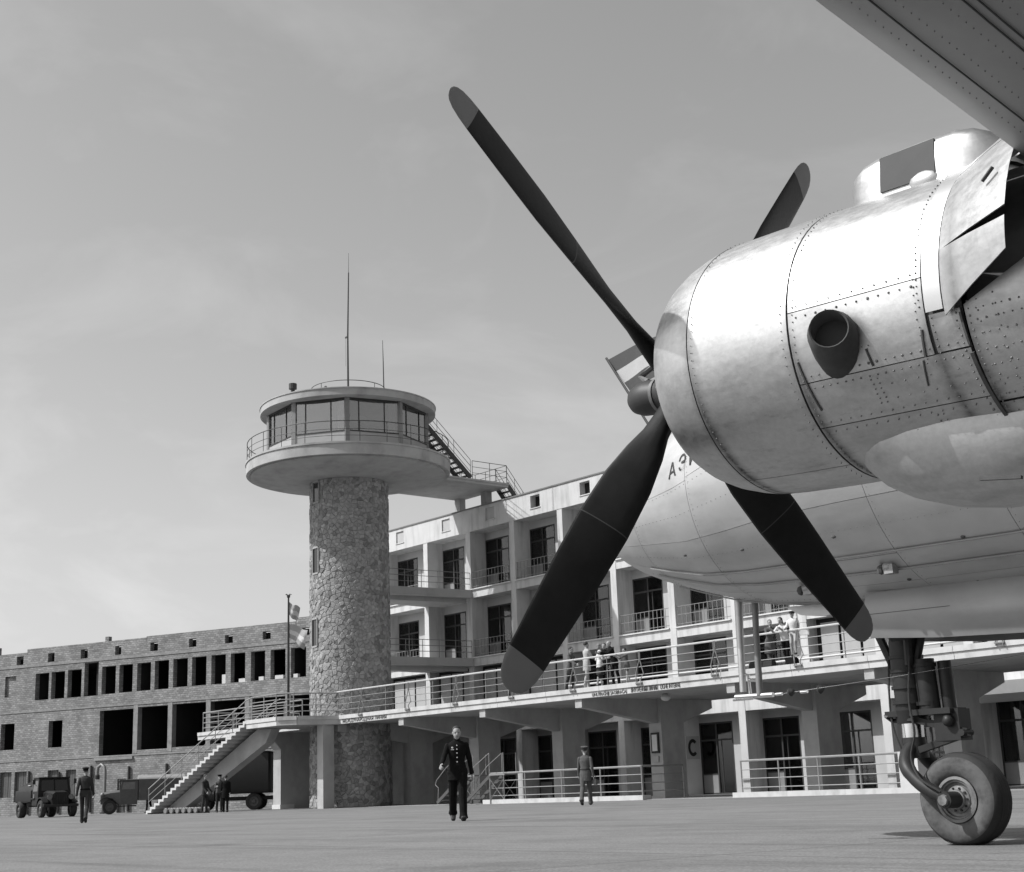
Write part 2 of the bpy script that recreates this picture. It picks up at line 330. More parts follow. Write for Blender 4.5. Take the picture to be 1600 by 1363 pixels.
# ------------------------------------------------------------------ terminal building with balcony bays
YF = 48.56; YB = 49.66
COLX = [-74.6, -71.0, -66.48, -62.48, -58.64, -54.74, -50.98, -47.15, -43.31, -39.53, -35.74, -31.67, -27.85, -24.0, -20.2]
CW = .40
LEV = [(0.0, 3.53), (4.2, 7.10), (7.53, 10.82), (11.25, 14.5)]       # floor and soffit of each storey
TB = thing('terminal_building', 'long white plastered airport terminal with rows of recessed balconies behind the terrace', 'building', (-48, YF, 0))
for x in COLX:
    b = MB(); b.box(x, x+CW, YF, YB+.2, 0, 14.5); b.build('column', 'plaster', TB)
b = MB()
for (z0, z1) in ((3.53, 4.2), (7.10, 7.53), (10.82, 11.25)):
    for i in range(len(COLX)-1):
        b.box(COLX[i]+CW, COLX[i+1], YF+.02, YB+.3, z0, z1)
b.pieces('floor_slab', 'plaster', TB)
b = MB()
for z1 in (7.53, 11.25):
    for i in range(len(COLX)-1): b.box(COLX[i]+CW+.003, COLX[i+1]-.003, YF-.07, YF+.3, z1, z1+.06)
b.pieces('sill', 'white_paint', TB)
# roof beam with one small opening per bay
b = MB(); xa, xb = COLX[0]-.3, COLX[-1]+3
holes = [(x+1.86, x+2.62) for x in COLX[:-1]]
b.box(xa, xb, YF-.02, YF+.35, 14.5, 14.90); b.box(xa, xb, YF-.02, YF+.35, 15.57, 15.75)
e = [xa]+[v for h in holes for v in h]+[xb]
for i in range(0, len(e), 2): b.box(e[i], e[i+1], YF-.02, YF+.35, 14.90, 15.57)
b.box(xa, xb, YF+.35, 62, 14.5, 14.8); b.box(xa, xa+.3, YF+.35, 62, 0, 15.6); b.box(xb-.3, xb, YF+.35, 62, 0, 15.6); b.box(xa, xb, 61.7, 62, 0, 15.6)
b.build('roof', 'plaster', TB)
b = MB(); b.box(xa-.05, xb+.05, YF-.07, YF+.40, 15.75, 15.82); b.build('coping', 'coping', TB)
b = MB()
for i, (h0, h1) in enumerate(holes):
    if i in (1, 2, 3): b.box(h0-.003, h1+.003, YF+.05, YF+.2, 14.88, 15.59)        # bricked-up ones near the tower
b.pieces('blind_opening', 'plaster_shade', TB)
b = MB()
for h0, h1 in holes: b.box(h0-.15, h1+.15, YF+.352, YF+.95, 14.802, 15.70)  # dark blocks added behind the openings, coloured as their shade
b.pieces('attic_shade', 'interior_shade', TB)
b = MB()
for i, (h0, h1) in enumerate(holes): b.box(h0-.04, h1+.04, YF-.06, YF+.1, 14.85, 14.90)
b.pieces('opening_sill', 'plaster', TB)
# back walls of the bays
WW = 2.05
b = MB()
for k, (z0, z1) in enumerate(LEV):
    for i in range(len(COLX)-1):
        xr = COLX[i]+CW; xn = COLX[i+1]; top = z0+min(2.85, z1-z0-.1) if k else 3.2
        if k == 1 and i in (1, 2, 3, 4, 9, 10, 11): continue
        b.box(xr+WW, xn, YB, YB+.25, z0, z1); b.box(xr, xr+WW, YB, YB+.25, top, z1)
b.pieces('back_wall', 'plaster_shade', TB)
# one window-door unit, shared by every bay: frame, panes, curtain, lower panel
def window_unit(W, H, dark=False):
    f = MB(); t = .075; mx = W*.50; tz = H*.74
    for x in (0, mx-.04, W-t): f.box(x, x+t, -.05, .05, 0, H)
    for z in (0, tz, H-t): f.box(t, mx-.043, -.047, .047, z, z+t); f.box(mx+.038, W-t, -.047, .047, z, z+t)
    f.box(mx+.25, mx+.285, -.03, .03, t, tz); f.box(t, mx-.043, -.047, .047, .86, .92)
    p = MB(); p.box(t, mx-.043, -.01, .01, .92, H-t); p.box(mx+.038, W-t, -.01, .01, t, H-t)
    c = MB()
    for k in range(9):                                              # pleated curtain hanging inside
        x = t+.03+k*(mx-.2)/9*(.6 if dark else 1); c.box(x, x+(mx-.2)/9*.62, .06+.015*(k % 2), .08+.015*(k % 2), .92, H-.1)
    for k in range(3 if dark else 5):
        x = mx+.05+k*.085; c.box(x, x+.06, .06+.015*(k % 2), .08+.015*(k % 2), .1, H-.1)
    q = MB(); q.box(t, mx-.043, -.035, .035, t, .86)
    d = MB(); d.box(0, W, .16, .22, 0, H)  # dark sheet behind the panes, painted as the shade of the room
    return [(n, x.mesh(n, m)) for n, x, m in (('window', f, 'door_frame'), ('pane', p, 'bay_glass'), ('curtain', c, 'curtain'), ('door_panel', q, 'door_panel'), ('room_shade', d, 'interior_shade'))]
U_UP = window_unit(WW, 2.85); U_DK = window_unit(WW, 2.75, True); U_GR = window_unit(WW, 3.2, True)
random.seed(21)
def place_unit(U, x, z):
    f = put('window', U[0][1], TB, (x+48, YB+.05-YF, z))
    for n, me in U[1:]:
        o = link(n, me, f)
        if n == 'curtain':                                          # drawn differently in every bay
            q = random.random(); o.scale = (.25+.75*q, 1, 1); o.location.x = random.choice((0, 0, .5*(1-q)))
for k, (z0, z1) in enumerate(LEV):
    for i in range(len(COLX)-1):
        if k == 1 and i in (1, 2, 3, 4, 9, 10, 11): continue
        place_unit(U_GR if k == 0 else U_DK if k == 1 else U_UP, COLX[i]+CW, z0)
# terrace-level bays with three pale blinds above a slatted parapet
def blind_bay():
    W = 3.42; a = MB(); s = MB(); d = MB(); r = MB()
    a.box(0, .92, -.02, .02, 1.12, 2.72); s.box(0, .36, -.16, -.12, .02, 1.0)
    r.box(.05, W-.05, -.22, -.1, 1.0, 1.1)
    d.box(0, W, .1, .14, 0, 2.9)
    return [(n, x.mesh(n, m)) for n, x, m in (('dark_opening', d, 'interior_shade'), ('blind', a, 'blind'), ('slat', s, 'blind'), ('parapet_rail', r, 'grey_metal'))]
BB = blind_bay()
for i in (1, 2, 3, 4, 9, 10, 11):
    f = put('dark_opening', BB[0][1], TB, (COLX[i]+CW+48, .55, 4.2))
    for n, me in BB[1:]:
        for xo in ((.3, 1.36, 2.42) if n == 'blind' else [.25+k*.66 for k in range(5)] if n == 'slat' else (0,)): link(n, me, f, (xo, 0, 0))
# balcony railings
b = MB(); W = 3.43
for z in (.12, .55, .93): b.box(0, W, -.012, .012, z, z+.026)
for k in range(13): x = .06+k*(W-.12)/12; b.box(x-.011, x+.011, -.010, .010, .02, .945)
RAIL = b.mesh('balcony_railing', 'grey_metal')
for k in (2, 3):
    for i in range(len(COLX)-1):
        if i == 2: continue
        put('balcony_railing', RAIL, TB, (COLX[i]+CW+48, .10, LEV[k][0]+.06))
# lamp globes are not visible; the letter board on the side wall of the entrance bay
b = MB(); b.box(-46.75, -46.72, 48.72, 49.55, 1.60, 2.62); cb = b.build('letter_board', 'blind', TB)
c = MB()
R1, R0 = .36, .20; pts = [(R1*cos(a)*.86, R1*sin(a)*1.08) for a in [radians(42+ k*276/16) for k in range(17)]]; pin = [(R0*cos(a)*.86, R0*sin(a)*1.18) for a in [radians(48+k*264/16) for k in range(17)]]
for k in range(16):
    q = [pts[k], pts[k+1], pin[k+1], pin[k]]
    c.prism(q, lambda p: (-46.718, 49.13+p[0], 2.11+p[1]), lambda p: (-46.706, 49.13+p[0], 2.11+p[1]))
c.build('letter', 'black_paint', cb)
# white door canopy at the far right bay
b = MB(); b.prism([(47.6, 3.30), (YF, 3.05), (YF, 3.75), (47.4, 3.75)], lambda p: (-31.2, p[0], p[1]), lambda p: (-24.2, p[0], p[1])); b.build('canopy', 'white_paint', TB)

# ------------------------------------------------------------------ terrace on Y-shaped pillars
YE = 37.63; ZT = 4.2
TE = thing('terrace', 'raised concrete spectator terrace on tapered brackets in front of the terminal', 'terrace', (-45, 41.5, 0))
BRX = [-58.9, -53.58, -47.72, -41.75, -33.91, -28.09, -22.2]
b = MB(); b.box(-59.0, -17, YE+.05, 45.2, 3.86, ZT-.02)
b.box(-74, -59.003, 38.45, 45.2, 3.86, ZT-.02)
LAND = [(-58.55, 37.70), (-58.95, 35.60), (-59.6, 34.95), (-62.55, 35.02), (-63.15, 37.2), (-63.2, 38.44), (-58.55, 38.44)]
b.prism(LAND[:], lambda p: (p[0], p[1], 3.84), lambda p: (p[0], p[1], ZT-.025)); b.build('deck', 'concrete', TE)
k = 0; x = -59.0
while x < -17.5:
    b = MB(); xe = min(x+3.1, -17)
    b.box(x+.008, xe-.008, YE-.05, YE+.30, 4.05, 4.225); b.box(x+.008, xe-.008, YE, YE+.26, 3.83, 4.047)
    b.build('fascia_panel', 'concrete_light', TE); x += 3.1
b = MB()
def edge(p, q, z0, z1, t=.12): b.bar((p[0], p[1], (z0+z1)/2), (q[0], q[1], (z0+z1)/2), t, z1-z0)
for i in range(0, 4): edge(LAND[i], LAND[i+1], 4.045, 4.225, .2); edge(LAND[i], LAND[i+1], 3.82, 4.043, .12)
edge((-74, 38.4), (-63.3, 38.4), 4.045, 4.225, .2); edge((-74, 38.42), (-63.3, 38.42), 3.82, 4.043, .12); edge((-74.02, 38.4), (-74.02, 45), 3.82, 4.225, .2)
b.build('landing_edge', 'concrete_light', TE)
bk = [(37.72, 3.50), (38.2, 3.46), (41.7, 2.92), (43.2, 2.92), (45.0, 3.52), (45.0, 3.862), (37.72, 3.862)]
b = MB(); b.prism(bk, lambda p: (-.19, p[0]-41.5, p[1]), lambda p: (.19, p[0]-41.5, p[1])); BRM = b.mesh('bracket', 'concrete')
b = MB(); b.box(-.345, .345, 41.8-41.5, 43.1-41.5, 0, 3.86); b.box(-.36, .36, 41.78-41.5, 43.12-41.5, 0, .12); PIM = b.mesh('pillar', 'concrete')
for x in BRX: put('bracket', BRM, TE, (x+45, 0, 0)); put('pillar', PIM, TE, (x+45, 0, 0))
# slender posts under the landing and the west wing
b = MB(); b.box(-59.2, -58.68, 36.85, 37.45, 0, 3.835); b.build('pillar', 'concrete', TE)
b = MB(); b.box(-67.6, -66.85, 39.4, 45, 0, 3.0); b.prism([(39.4, 3.0), (45, 3.0), (45, 3.86), (38.6, 3.86)], lambda p: (-67.6, p[0], p[1]), lambda p: (-66.85, p[0], p[1])); b.build('pillar', 'concrete', TE)
b = MB(); b.box(-67.64, -66.81, 39.35, 40.2, 0, .22); b.build('pillar_foot', 'white_paint', TE)
b = MB(); b.box(-66.84, -62.6, 44.6, 44.9, 0, 3.86); b.box(-66.84, -57.0, 45.2, 45.5, 0, 3.86); b.build('rear_wall', 'concrete', TE)
# globe lamp under the deck
b = MB(); b.sphere((-38.9, 39.6, 3.72), .2, .2, .14, 12); b.build('ceiling_lamp', 'white_paint', TE, smooth=True)

def railing(name, pts, parent, h=1.12, n=4, r=.022, post=2.0, rt=.035, m='rail_paint', mt=None):
    """posts and parallel rails along a polyline"""
    b = MB(); pts = [Vector(p) for p in pts]
    for k in range(n):
        z = h*(k+1)/n
        b.tube([p+Vector((0, 0, z)) for p in pts], rt if k == n-1 else r, 5)
    for i in range(len(pts)-1):
        d = (pts[i+1]-pts[i]); m_ = max(1, round(d.length/post))
        for j in range(m_+(1 if i == len(pts)-2 else 0)):
            q = pts[i]+d*j/m_; b.tube([q, q+Vector((0, 0, h))], r*1.25, 5)
    return b.build(name, m, parent)
# front rail: four long tubes carried by leaning A-frames clamped outside the edge
b = MB()
b.tube([(-58.7, YE+.02, 5.33), (-17, YE+.02, 5.33)], .036, 6); b.build('handrail', 'rail_white', TE)
b = MB()
for z in (5.02, 4.75, 4.47): b.tube([(-58.7, YE+.02, z), (-17, YE+.02, z)], .015, 5)
b.pieces('rail', 'grey_metal', TE)
AF = MB()
for s in (-1, 1):
    AF.tube([(.03*s, 0, 1.12), (.03*s, 0, .75), (.20*s, -.02, .28), (.12*s, -.10, .10), (.12*s, -.10, -.14)], .020, 5)
AF.box(-.16, .16, -.12, -.05, -.08, -.04)
AFM = AF.mesh('rail_frame', 'grey_metal')
for x in (-56.6, -52.85, -49.35, -45.6, -41.85, -38.2, -34.45, -30.75, -27.0, -23.3): put('rail_frame', AFM, TE, (x+45, YE-41.5, 4.22))
b = MB()
for x in (-57.5, -54.7, -51.1, -47.4, -43.7, -40.0, -36.3, -32.6, -28.9): b.tube([(x, YE+.05, 4.2), (x, YE+.05, 5.33)], .020, 5)
b.pieces('rail_post', 'grey_metal', TE)
railing('rear_rail', [(-50.5, 45.0, ZT), (-17, 45.0, ZT)], TE, .90, 3, .014, 2.4, .045, 'rail_white')
railing('landing_rail', [(-58.85, 37.8, ZT), (-59.35, 35.65, ZT), (-59.95, 35.08, ZT), (-62.3, 35.12, ZT)], TE, 1.1, 4, .022, 1.1)
railing('wing_rail', [(-63.4, 38.6, ZT), (-73.9, 38.6, ZT), (-73.9, 44.8, ZT)], TE, 1.1, 4, .022, 1.9)
# route lettering painted on the edge
def fascia_text(txt, x0, x1, z, y, hh, parent=TE):
    me = text_mesh(txt, 1.0, .006, 'LEFT'); v = [p.co for p in me.vertices]; wd = max(p.x for p in v)-min(p.x for p in v); ht = max(p.y for p in v)
    me.transform(Matrix.Diagonal(((x1-x0)/wd, hh/ht, 1, 1))); me.transform(Matrix.Rotation(radians(90), 4, 'X')); me.materials.clear(); me.materials.append(MATS['letter_paint'])
    P = WM[parent.name].translation; return put('lettering', me, parent, (x0-P.x, y-P.y, z-P.z))
fascia_text('UNUTRA\u0160NJI SAOBRA\u0106AJ', -40.85, -38.95, 3.86, YE-.012, .17)
fascia_text('\u0412\u041d\u0423\u0422\u0420\u0415\u041d\u041d\u042f\u042f \u041b\u0418\u041d\u0418\u042f', -38.72, -37.35, 3.86, YE-.012, .17)
fascia_text('LIGNE INTERNE', -37.2, -36.2, 3.87, YE-.012, .16)
fascia_text('\u041c\u0415\u0416\u0414\u0423\u041d\u0410\u0420\u041e\u0414\u041d\u0410\u042f \u041b\u0418\u041d\u0418\u042f', -58.2, -54.6, 3.87, YE-.012, .16)
me = text_mesh('LIGNE INTERNATIONALE', .16, .006, 'LEFT', .95); me.materials.append(MATS['dark_metal'])
a = atan2(2.1, .5); me.transform(Matrix.Rotation(radians(90), 4, 'X')); me.transform(Matrix.Rotation(a, 4, 'Z')); put('lettering', me, TE, (-59.13+45, 35.68-41.5, 3.87))
# notice frames on the pillars
for (x, y, z0, z1, wd) in ((-41.75, 41.77, 1.75, 2.55, .42),):
    b = MB(); b.box(x-wd/2, x+wd/2, y-.05, y, z0, z1); f = b.build('notice_frame', 'black_paint', TE)
    b = MB(); b.box(x-wd/2+.07, x+wd/2-.07, y-.06, y-.045, z0+.08, z1-.08); b.build('notice', 'white_paint', f)
    b = MB(); b.box(x-.14, x+.14, y-.03, y, z0-.35, z0-.12); b.build('small_notice', 'blind', TE)

# ------------------------------------------------------------------ open-air stairs up to the terrace
NS = 24; RUN = 6.95; dr = Vector((.96, .28, 0)).normalized(); foot = Vector((-62.62, 35.05, 0))-dr*RUN
ST = thing('outdoor_staircase', 'concrete outdoor staircase with white step edges leading up to the terrace', 'staircase', tuple(foot), atan2(dr.y, dr.x))
b = MB(); tr = RUN/NS; ri = 4.2/NS; W = 2.1
b.box(0, tr+.09, .0, W, ri-.11, ri); b.box(0, .11, .0, W, -.0, ri-.1105)
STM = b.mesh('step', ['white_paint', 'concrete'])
for pl in STM.polygons:  # undersides coloured darker to deepen their shade
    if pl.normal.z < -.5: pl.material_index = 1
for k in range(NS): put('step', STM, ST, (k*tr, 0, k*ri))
b = MB(); b.prism([(.62, -.02), (1.45, -.02), (RUN+.5, 3.15), (RUN+.9, 3.82), (RUN-.05, 3.82), (.3, .0)], lambda p: (p[0], W*.36, p[1]), lambda p: (p[0], W*.64, p[1])); b.build('stringer', 'concrete', ST, local=True)
for y in (.05, W-.05):
    b = MB()
    for h, r in ((1.05, .030), (.72, .018), (.40, .018)): b.tube([(.1, y, h+ri), (RUN, y, 4.2+h)] if h < 1 else [(.1, y, h+ri), (RUN-.1, y, 4.2+h-.05), (RUN+.25, y, 4.2+h+.05)], r, 5)
    for k in range(0, NS, 4): b.tube([(k*tr+.12, y, (k+1)*ri), (k*tr+.12, y, (k+1)*ri+1.05)], .022, 5)
    b.build('handrail', 'rail_paint', ST, local=True)

# ------------------------------------------------------------------ control tower
TX, TY = -60.24, 39.42; RS = 1.95; ZJ = 15.86; ZG0, ZG1 = 16.28, 16.90; RG = 5.15
TW = thing('control_tower', 'round rubble-stone control tower carrying a glazed cab with a wide concrete gallery', 'control tower', (TX, TY, 0))
VA = atan2(-TY, -TX)                                                # direction from the tower towards the apron side
slots = [(VA-radians(56), 14.80, 15.75), (VA-radians(57), 11.25, 12.42), (VA-radians(60), 7.68, 8.92)]
b = MB(); b.lathe([(RS, 0), (RS, ZJ+.1)], 64); b.build('shaft', 'mortar', TW, smooth=True, local=True)
# irregular stones: Voronoi cells on the unrolled drum
def rubble():
    C = 2*pi*RS; H = ZJ; cell = .195; rows = int(H/cell); seeds = []
    rnd = random.Random(3)
    for j in range(rows+1):
        nx = int(C/(cell*1.15))
        for i in range(nx):
            seeds.append(((i+.5*(j % 2)+rnd.uniform(-.55, .55))*C/nx % C, (j+.5+rnd.uniform(-.5, .5))*H/(rows+1)))
    grid = {}
    for s in seeds: grid.setdefault((int(s[0]/.6), int(s[1]/.6)), []).append(s)
    G = int(C/.6)
    out = []
    for s in seeds:
        poly = [(s[0]-.7, max(s[1]-.7, 0.02)), (s[0]+.7, max(s[1]-.7, .02)), (s[0]+.7, min(s[1]+.7, H)), (s[0]-.7, min(s[1]+.7, H))]
        gx, gy = int(s[0]/.6), int(s[1]/.6); nb = []
        for ax in range(-2, 3):
            for ay in range(-2, 3):
                for q in grid.get(((gx+ax) % (G+1), gy+ay), []):
                    if q is s: continue
                    dx = q[0]-s[0]; dx -= C*round(dx/C); nb.append((s[0]+dx, q[1]))
        nb.sort(key=lambda q: (q[0]-s[0])**2+(q[1]-s[1])**2)
        for q in nb[:20]:
            mx, my = (s[0]+q[0])/2, (s[1]+q[1])/2; nx, ny = q[0]-s[0], q[1]-s[1]; res = []
            for i in range(len(poly)):
                a, c = poly[i], poly[(i+1) % len(poly)]; da = (a[0]-mx)*nx+(a[1]-my)*ny; dc = (c[0]-mx)*nx+(c[1]-my)*ny
                if da <= 0: res.append(a)
                if da*dc < 0: t = da/(da-dc); res.append((a[0]+(c[0]-a[0])*t, a[1]+(c[1]-a[1])*t))
            poly = res
            if len(poly) < 3: break
        if len(poly) < 3: continue
        cx = sum(p[0] for p in poly)/len(poly); cy = sum(p[1] for p in poly)/len(poly)
        a = s[0]/RS; dv = ((a-VA+pi) % (2*pi))-pi
        if any(abs(((a-sa+pi) % (2*pi))-pi) < .165 and z0-.1 < s[1] < z1+.1 for sa, z0, z1 in slots): continue
        out.append((cos(dv), poly, cx, cy, rnd.uniform(.012, .06)))
    return out
cells = rubble(); cells.sort(key=lambda c: -c[0]*len(c[1])**0 if c[0] > .2 and c[3] > 4.3 else 1)
vis = [c for c in cells if c[0] > .2 and c[3] > 4.3]; vis.sort(key=lambda c: -abs(sum(c[1][i][0]*c[1][(i+1) % len(c[1])][1]-c[1][(i+1) % len(c[1])][0]*c[1][i][1] for i in range(len(c[1]))))*c[0])
big = set(id(c) for c in vis[:295])
def stone_into(b, c):
    _, poly, cx, cy, h = c; P = lambda x, z, r: (r*cos(x/RS), r*sin(x/RS), z)
    sc = lambda k: [(cx+(p[0]-cx)*k, cy+(p[1]-cy)*k) for p in poly]
    b.loft([[P(x, z, RS-.01) for x, z in sc(1.0)], [P(x, z, RS+h*.55) for x, z in sc(.955)], [P(x, z, RS+h) for x, z in sc(.70)]], True)
rest = MB()
for c in cells:
    if id(c) in big:
        b = MB(); stone_into(b, c); b.build('stone', 'stone', TW, local=True)
    else: stone_into(rest, c)
rest.build('stone_facing', 'stone', TW, local=True, kind='stuff')
for a, z0, z1 in slots:
    M = Matrix.Rotation(a, 3, 'Z'); b = MB()
    for s in (-1, 1): b.obox(M @ Vector((RS+.01, .265*s, (z0+z1)/2)), .05, .03, (z1-z0)/2+.05, M)
    for z in (z0-.06, z1+.06): b.obox(M @ Vector((RS+.015, 0, z)), .05, .235, .04, M)
    f = b.build('window', 'stone', TW, local=True)
    b = MB(); b.obox(M @ Vector((RS-.005, 0, (z0+z1)/2)), .012, .23, (z1-z0)/2-.025, M); b.build('pane', 'window_glass', f, local=True)
# gallery: shallow dish below a flat rim
b = MB(); b.lathe([(RS-.02, ZJ), (RS+.1, ZJ), (3.4, 16.02), (RG-.22, 16.22), (RG-.22, ZG0+.03), (RG-.02, ZG0), (RG, ZG0+.02), (RG, ZG1-.10), (RG+.05, ZG1-.09), (RG+.05, ZG1), (.5, ZG1)], 96)
b.build('gallery', 'concrete', TW, smooth=28, local=True)
def circle(r, z, n=64, a0=0, a1=2*pi): return [(r*cos(a0+(a1-a0)*k/n), r*sin(a0+(a1-a0)*k/n), z) for k in range(n+1)]
b = MB()
for z, r in ((ZG1+1.02, .022), (ZG1+.62, .013), (ZG1+.30, .013)): b.tube(circle(RG-.04, z, 72), r, 5)
for k in range(24): a = 2*pi*k/24+.05; b.tube([((RG-.04)*cos(a), (RG-.04)*sin(a), ZG1), ((RG-.04)*cos(a), (RG-.04)*sin(a), ZG1+1.02)], .016, 5)
b.build('gallery_railing', 'dark_metal', TW, local=True)
# glazed cab: nine flat bays
RC = 4.03; ZW0, ZW1 = ZG1+.78, 19.30
PA = [VA + radians(-1 + 40*k) for k in range(9)]
b = MB(); b.lathe([(1.0, ZG1), (1.0, 19.5)], 20); b.build('core', 'interior_wall', TW, smooth=True, local=True)
b = MB(); b.lathe([(RC-.3, 19.36), (RC-.3, 19.30), (.9, 19.30)], 36, caps=False); b.build('cab_ceiling', 'interior_wall', TW, local=True)
for k, a in enumerate(PA):
    p = Vector((RC*cos(a), RC*sin(a), 0)); q = Vector((RC*cos(PA[(k+1) % 9]), RC*sin(PA[(k+1) % 9]), 0)); d = (q-p).normalized(); L = (q-p).length; nrm = Vector((d.y, -d.x, 0))
    M = Matrix((d, nrm, Vector((0, 0, 1)))).transposed()
    up = Vector((0, 0, 1)); mid = (p+q)/2
    b = MB(); b.obox(p+up*((ZG1+19.4)/2), .11, .09, (19.4-ZG1)/2, M); b.build('post', 'grey_metal', TW, local=True)
    b = MB(); b.obox(mid+up*((ZG1+ZW0)/2), L/2-.11, .05, (ZW0-ZG1)/2, M); pn = b.build('spandrel', 'blind', TW, local=True)
    b = MB(); b.obox(mid+up*(ZW0+.03), L/2-.11, .07, .03, M); b.obox(mid+up*(ZW1+.02), L/2-.11, .06, .05, M)
    for fx in (.22, .70): b.obox(p+d*(L*fx)+up*((ZW0+ZW1)/2), .022, .04, (ZW1-ZW0)/2-.03, M)
    f = b.build('window', 'dark_metal', TW, local=True)
    b = MB(); b.obox(mid+up*((ZW0+ZW1)/2), L/2-.115, .008, (ZW1-ZW0)/2-.03, M); b.build('pane', 'cab_glass', f, local=True)
    b = MB(); t0 = .82 if k % 2 == 0 else .06
    for j in range(4): b.obox(p+d*(L*(t0+.035*j))-nrm*(.16+.03*(j % 2))+up*((ZW0+ZW1)/2+.05), .045, .012, (ZW1-ZW0)/2-.1, M)
    b.build('curtain', 'cloth_light', f, local=True)
b = MB(); b.ring(2.6, 3.1, ZG1+.01, ZG1+.85, 36); b.build('control_desk', 'interior_wall', TW, local=True)
b = MB(); b.lathe([(.1, 19.37), (4.40, 19.37), (4.47, 19.40), (4.47, 19.72), (4.51, 19.73), (4.51, 19.78), (.1, 19.95)], 96); b.build('cab_roof', 'concrete', TW, smooth=28, local=True)
b = MB()
for z, r in ((20.86, .02), (20.36, .016)): b.tube(circle(1.9, z, 48), r, 5)
for k in range(8): a = 2*pi*k/8+.2; b.tube([(1.9*cos(a), 1.9*sin(a), 19.85), (1.9*cos(a), 1.9*sin(a), 20.86)], .016, 5)
b.build('roof_railing', 'dark_metal', TW, local=True)
rt = Vector((.634, .772, 0)).normalized()
b = MB(); b.tube([(0, 0, 19.9), (0, 0, 23.8), (.05, .05, 27.3)], [.055, .042, .03], 6); b.tube([(.04, .05, 27.2), (.05, .06, 28.4)], [.014, .008], 5); b.box(-.22, .02, -.03, .03, 23.72, 23.80); b.tube([(-.2, 0, 23.8), (-.2, 0, 22.2)], .006, 4); b.lathe([(.35, 19.9), (.30, 20.0), (.1, 20.04)], 16)
b.build('mast', 'dark_metal', TW, local=True)
b = MB(); q = rt*1.85; b.tube([tuple(q+Vector((0, 0, 19.8))), tuple(q*.99+Vector((0, 0, 22.3))), tuple(q*.98+Vector((0, 0, 23.5)))], [.035, .025, .012], 6); b.build('whip_antenna', 'dark_metal', TW, local=True)
q = -rt*2.55-Vector((.77, -.64, 0))*(-2.0); b = MB(); b.lathe([(.18, 19.8), (.10, 20.1), (.10, 20.4), (.20, 20.44), (.20, 20.72), (.1, 20.75)], 12, tuple(Vector((q.x, q.y, 0)))); b.build('vent_cowl', 'dark_metal', TW, local=True)
q = -rt*1.0+Vector((.77, -.64, 0))*1.3; b = MB(); b.lathe([(.05, 19.9), (.05, 20.4), (.12, 20.45), (.12, 20.62), (.05, 20.75)], 10, (q.x, q.y, 0)); b.build('obstruction_lamp', 'dark_metal', TW, local=True)

# bridges from the tower to the terminal at two storeys
for z in (7.53, 11.25):
    BR = thing('tower_bridge', 'grey concrete footbridge from the stone tower to the terminal, %s of two' % ('lower' if z < 8 else 'upper'), 'footbridge', (-64.4, 44.5, z-.45), 0, 'footbridges between the tower and the terminal')
    b = MB(); P = [(-62.75, 41.2), (-62.05, YF+.01), (-66.4, YF+.01), (-65.5, 41.2)]
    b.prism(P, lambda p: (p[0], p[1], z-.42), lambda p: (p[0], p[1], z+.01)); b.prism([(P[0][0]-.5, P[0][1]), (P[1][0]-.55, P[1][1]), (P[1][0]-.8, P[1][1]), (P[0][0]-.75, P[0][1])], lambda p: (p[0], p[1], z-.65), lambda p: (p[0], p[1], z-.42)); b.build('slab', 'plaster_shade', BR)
    bb = MB(); p, q = Vector((-62.8, 41.3, z)), Vector((-62.12, YF-.05, z))
    for hh in (.95, .64, .33): bb.tube([p+Vector((0, 0, hh)), q+Vector((0, 0, hh))], .018, 5)
    for k in range(8): m_ = p+(q-p)*k/7; bb.tube([m_, m_+Vector((0, 0, .95))], .018, 5)
    bb.build('railing', 'grey_metal', BR)

# roof platform on two concrete posts, and the two steel stairs
RP = thing('roof_platform', 'concrete landing platform on short posts between cab and terminal roof', 'platform', (-61.8, 47, 14.8))
b = MB(); b.box(-64.0, -59.66, 44.4, 49.45, 16.66, 16.79); b.box(-64.05, -59.6, 44.3, 49.5, 16.793, 16.89); b.build('slab', 'concrete', RP)
for x in (-63.9, -61.5): b = MB(); b.box(x, x+.48, 48.96, 49.36, 14.8, 16.66); b.build('post', 'concrete', RP)
railing('railing', [(-59.7, 47.0, 16.9), (-59.7, 49.4, 16.9), (-62.5, 49.4, 16.9), (-62.5, 45.4, 16.9)], RP, 1.0, 3, .014, 1.0, .018, 'dark_metal')
def steel_stair(label, p0, p1, width, n):
    t = thing('steel_stair', label, 'staircase', tuple(p0), 0, 'black steel stairs on the roof')
    p0 = Vector(p0); p1 = Vector(p1); sd = Vector((width/2, 0, 0)); b = MB()
    for s in (-1, 1): b.bar(p0+sd*s, p1+sd*s, .07, .26)
    b.build('stringer', 'dark_metal', t)
    for k in range(n):
        b = MB(); c = p0+(p1-p0)*(k+.5)/n; b.box(c.x-width/2+.03, c.x+width/2-.03, c.y-.13, c.y+.13, c.z-.02, c.z+.02); b.build('tread', 'dark_metal', t)
    for s in (-1, 1):
        b = MB()
        for h in (1.0, .66, .33): b.tube([p0+sd*s+Vector((0, 0, h)), p1+sd*s+Vector((0, 0, h))], .016, 5)
        for k in range(4): q = p0+(p1-p0)*k/3+sd*s; b.tube([q, q+Vector((0, 0, 1.0))], .014, 5)
        b.build('handrail', 'dark_metal', t)
steel_stair('black open steel stair climbing from the platform to the cab roof', (-60.2, 46.9, 16.95), (-60.2, 43.6, 19.85), .95, 13)
steel_stair('short black steel stair dropping from the platform to the terminal roof', (-60.2, 51.1, 14.9), (-60.2, 49.4, 16.9), .95, 8)
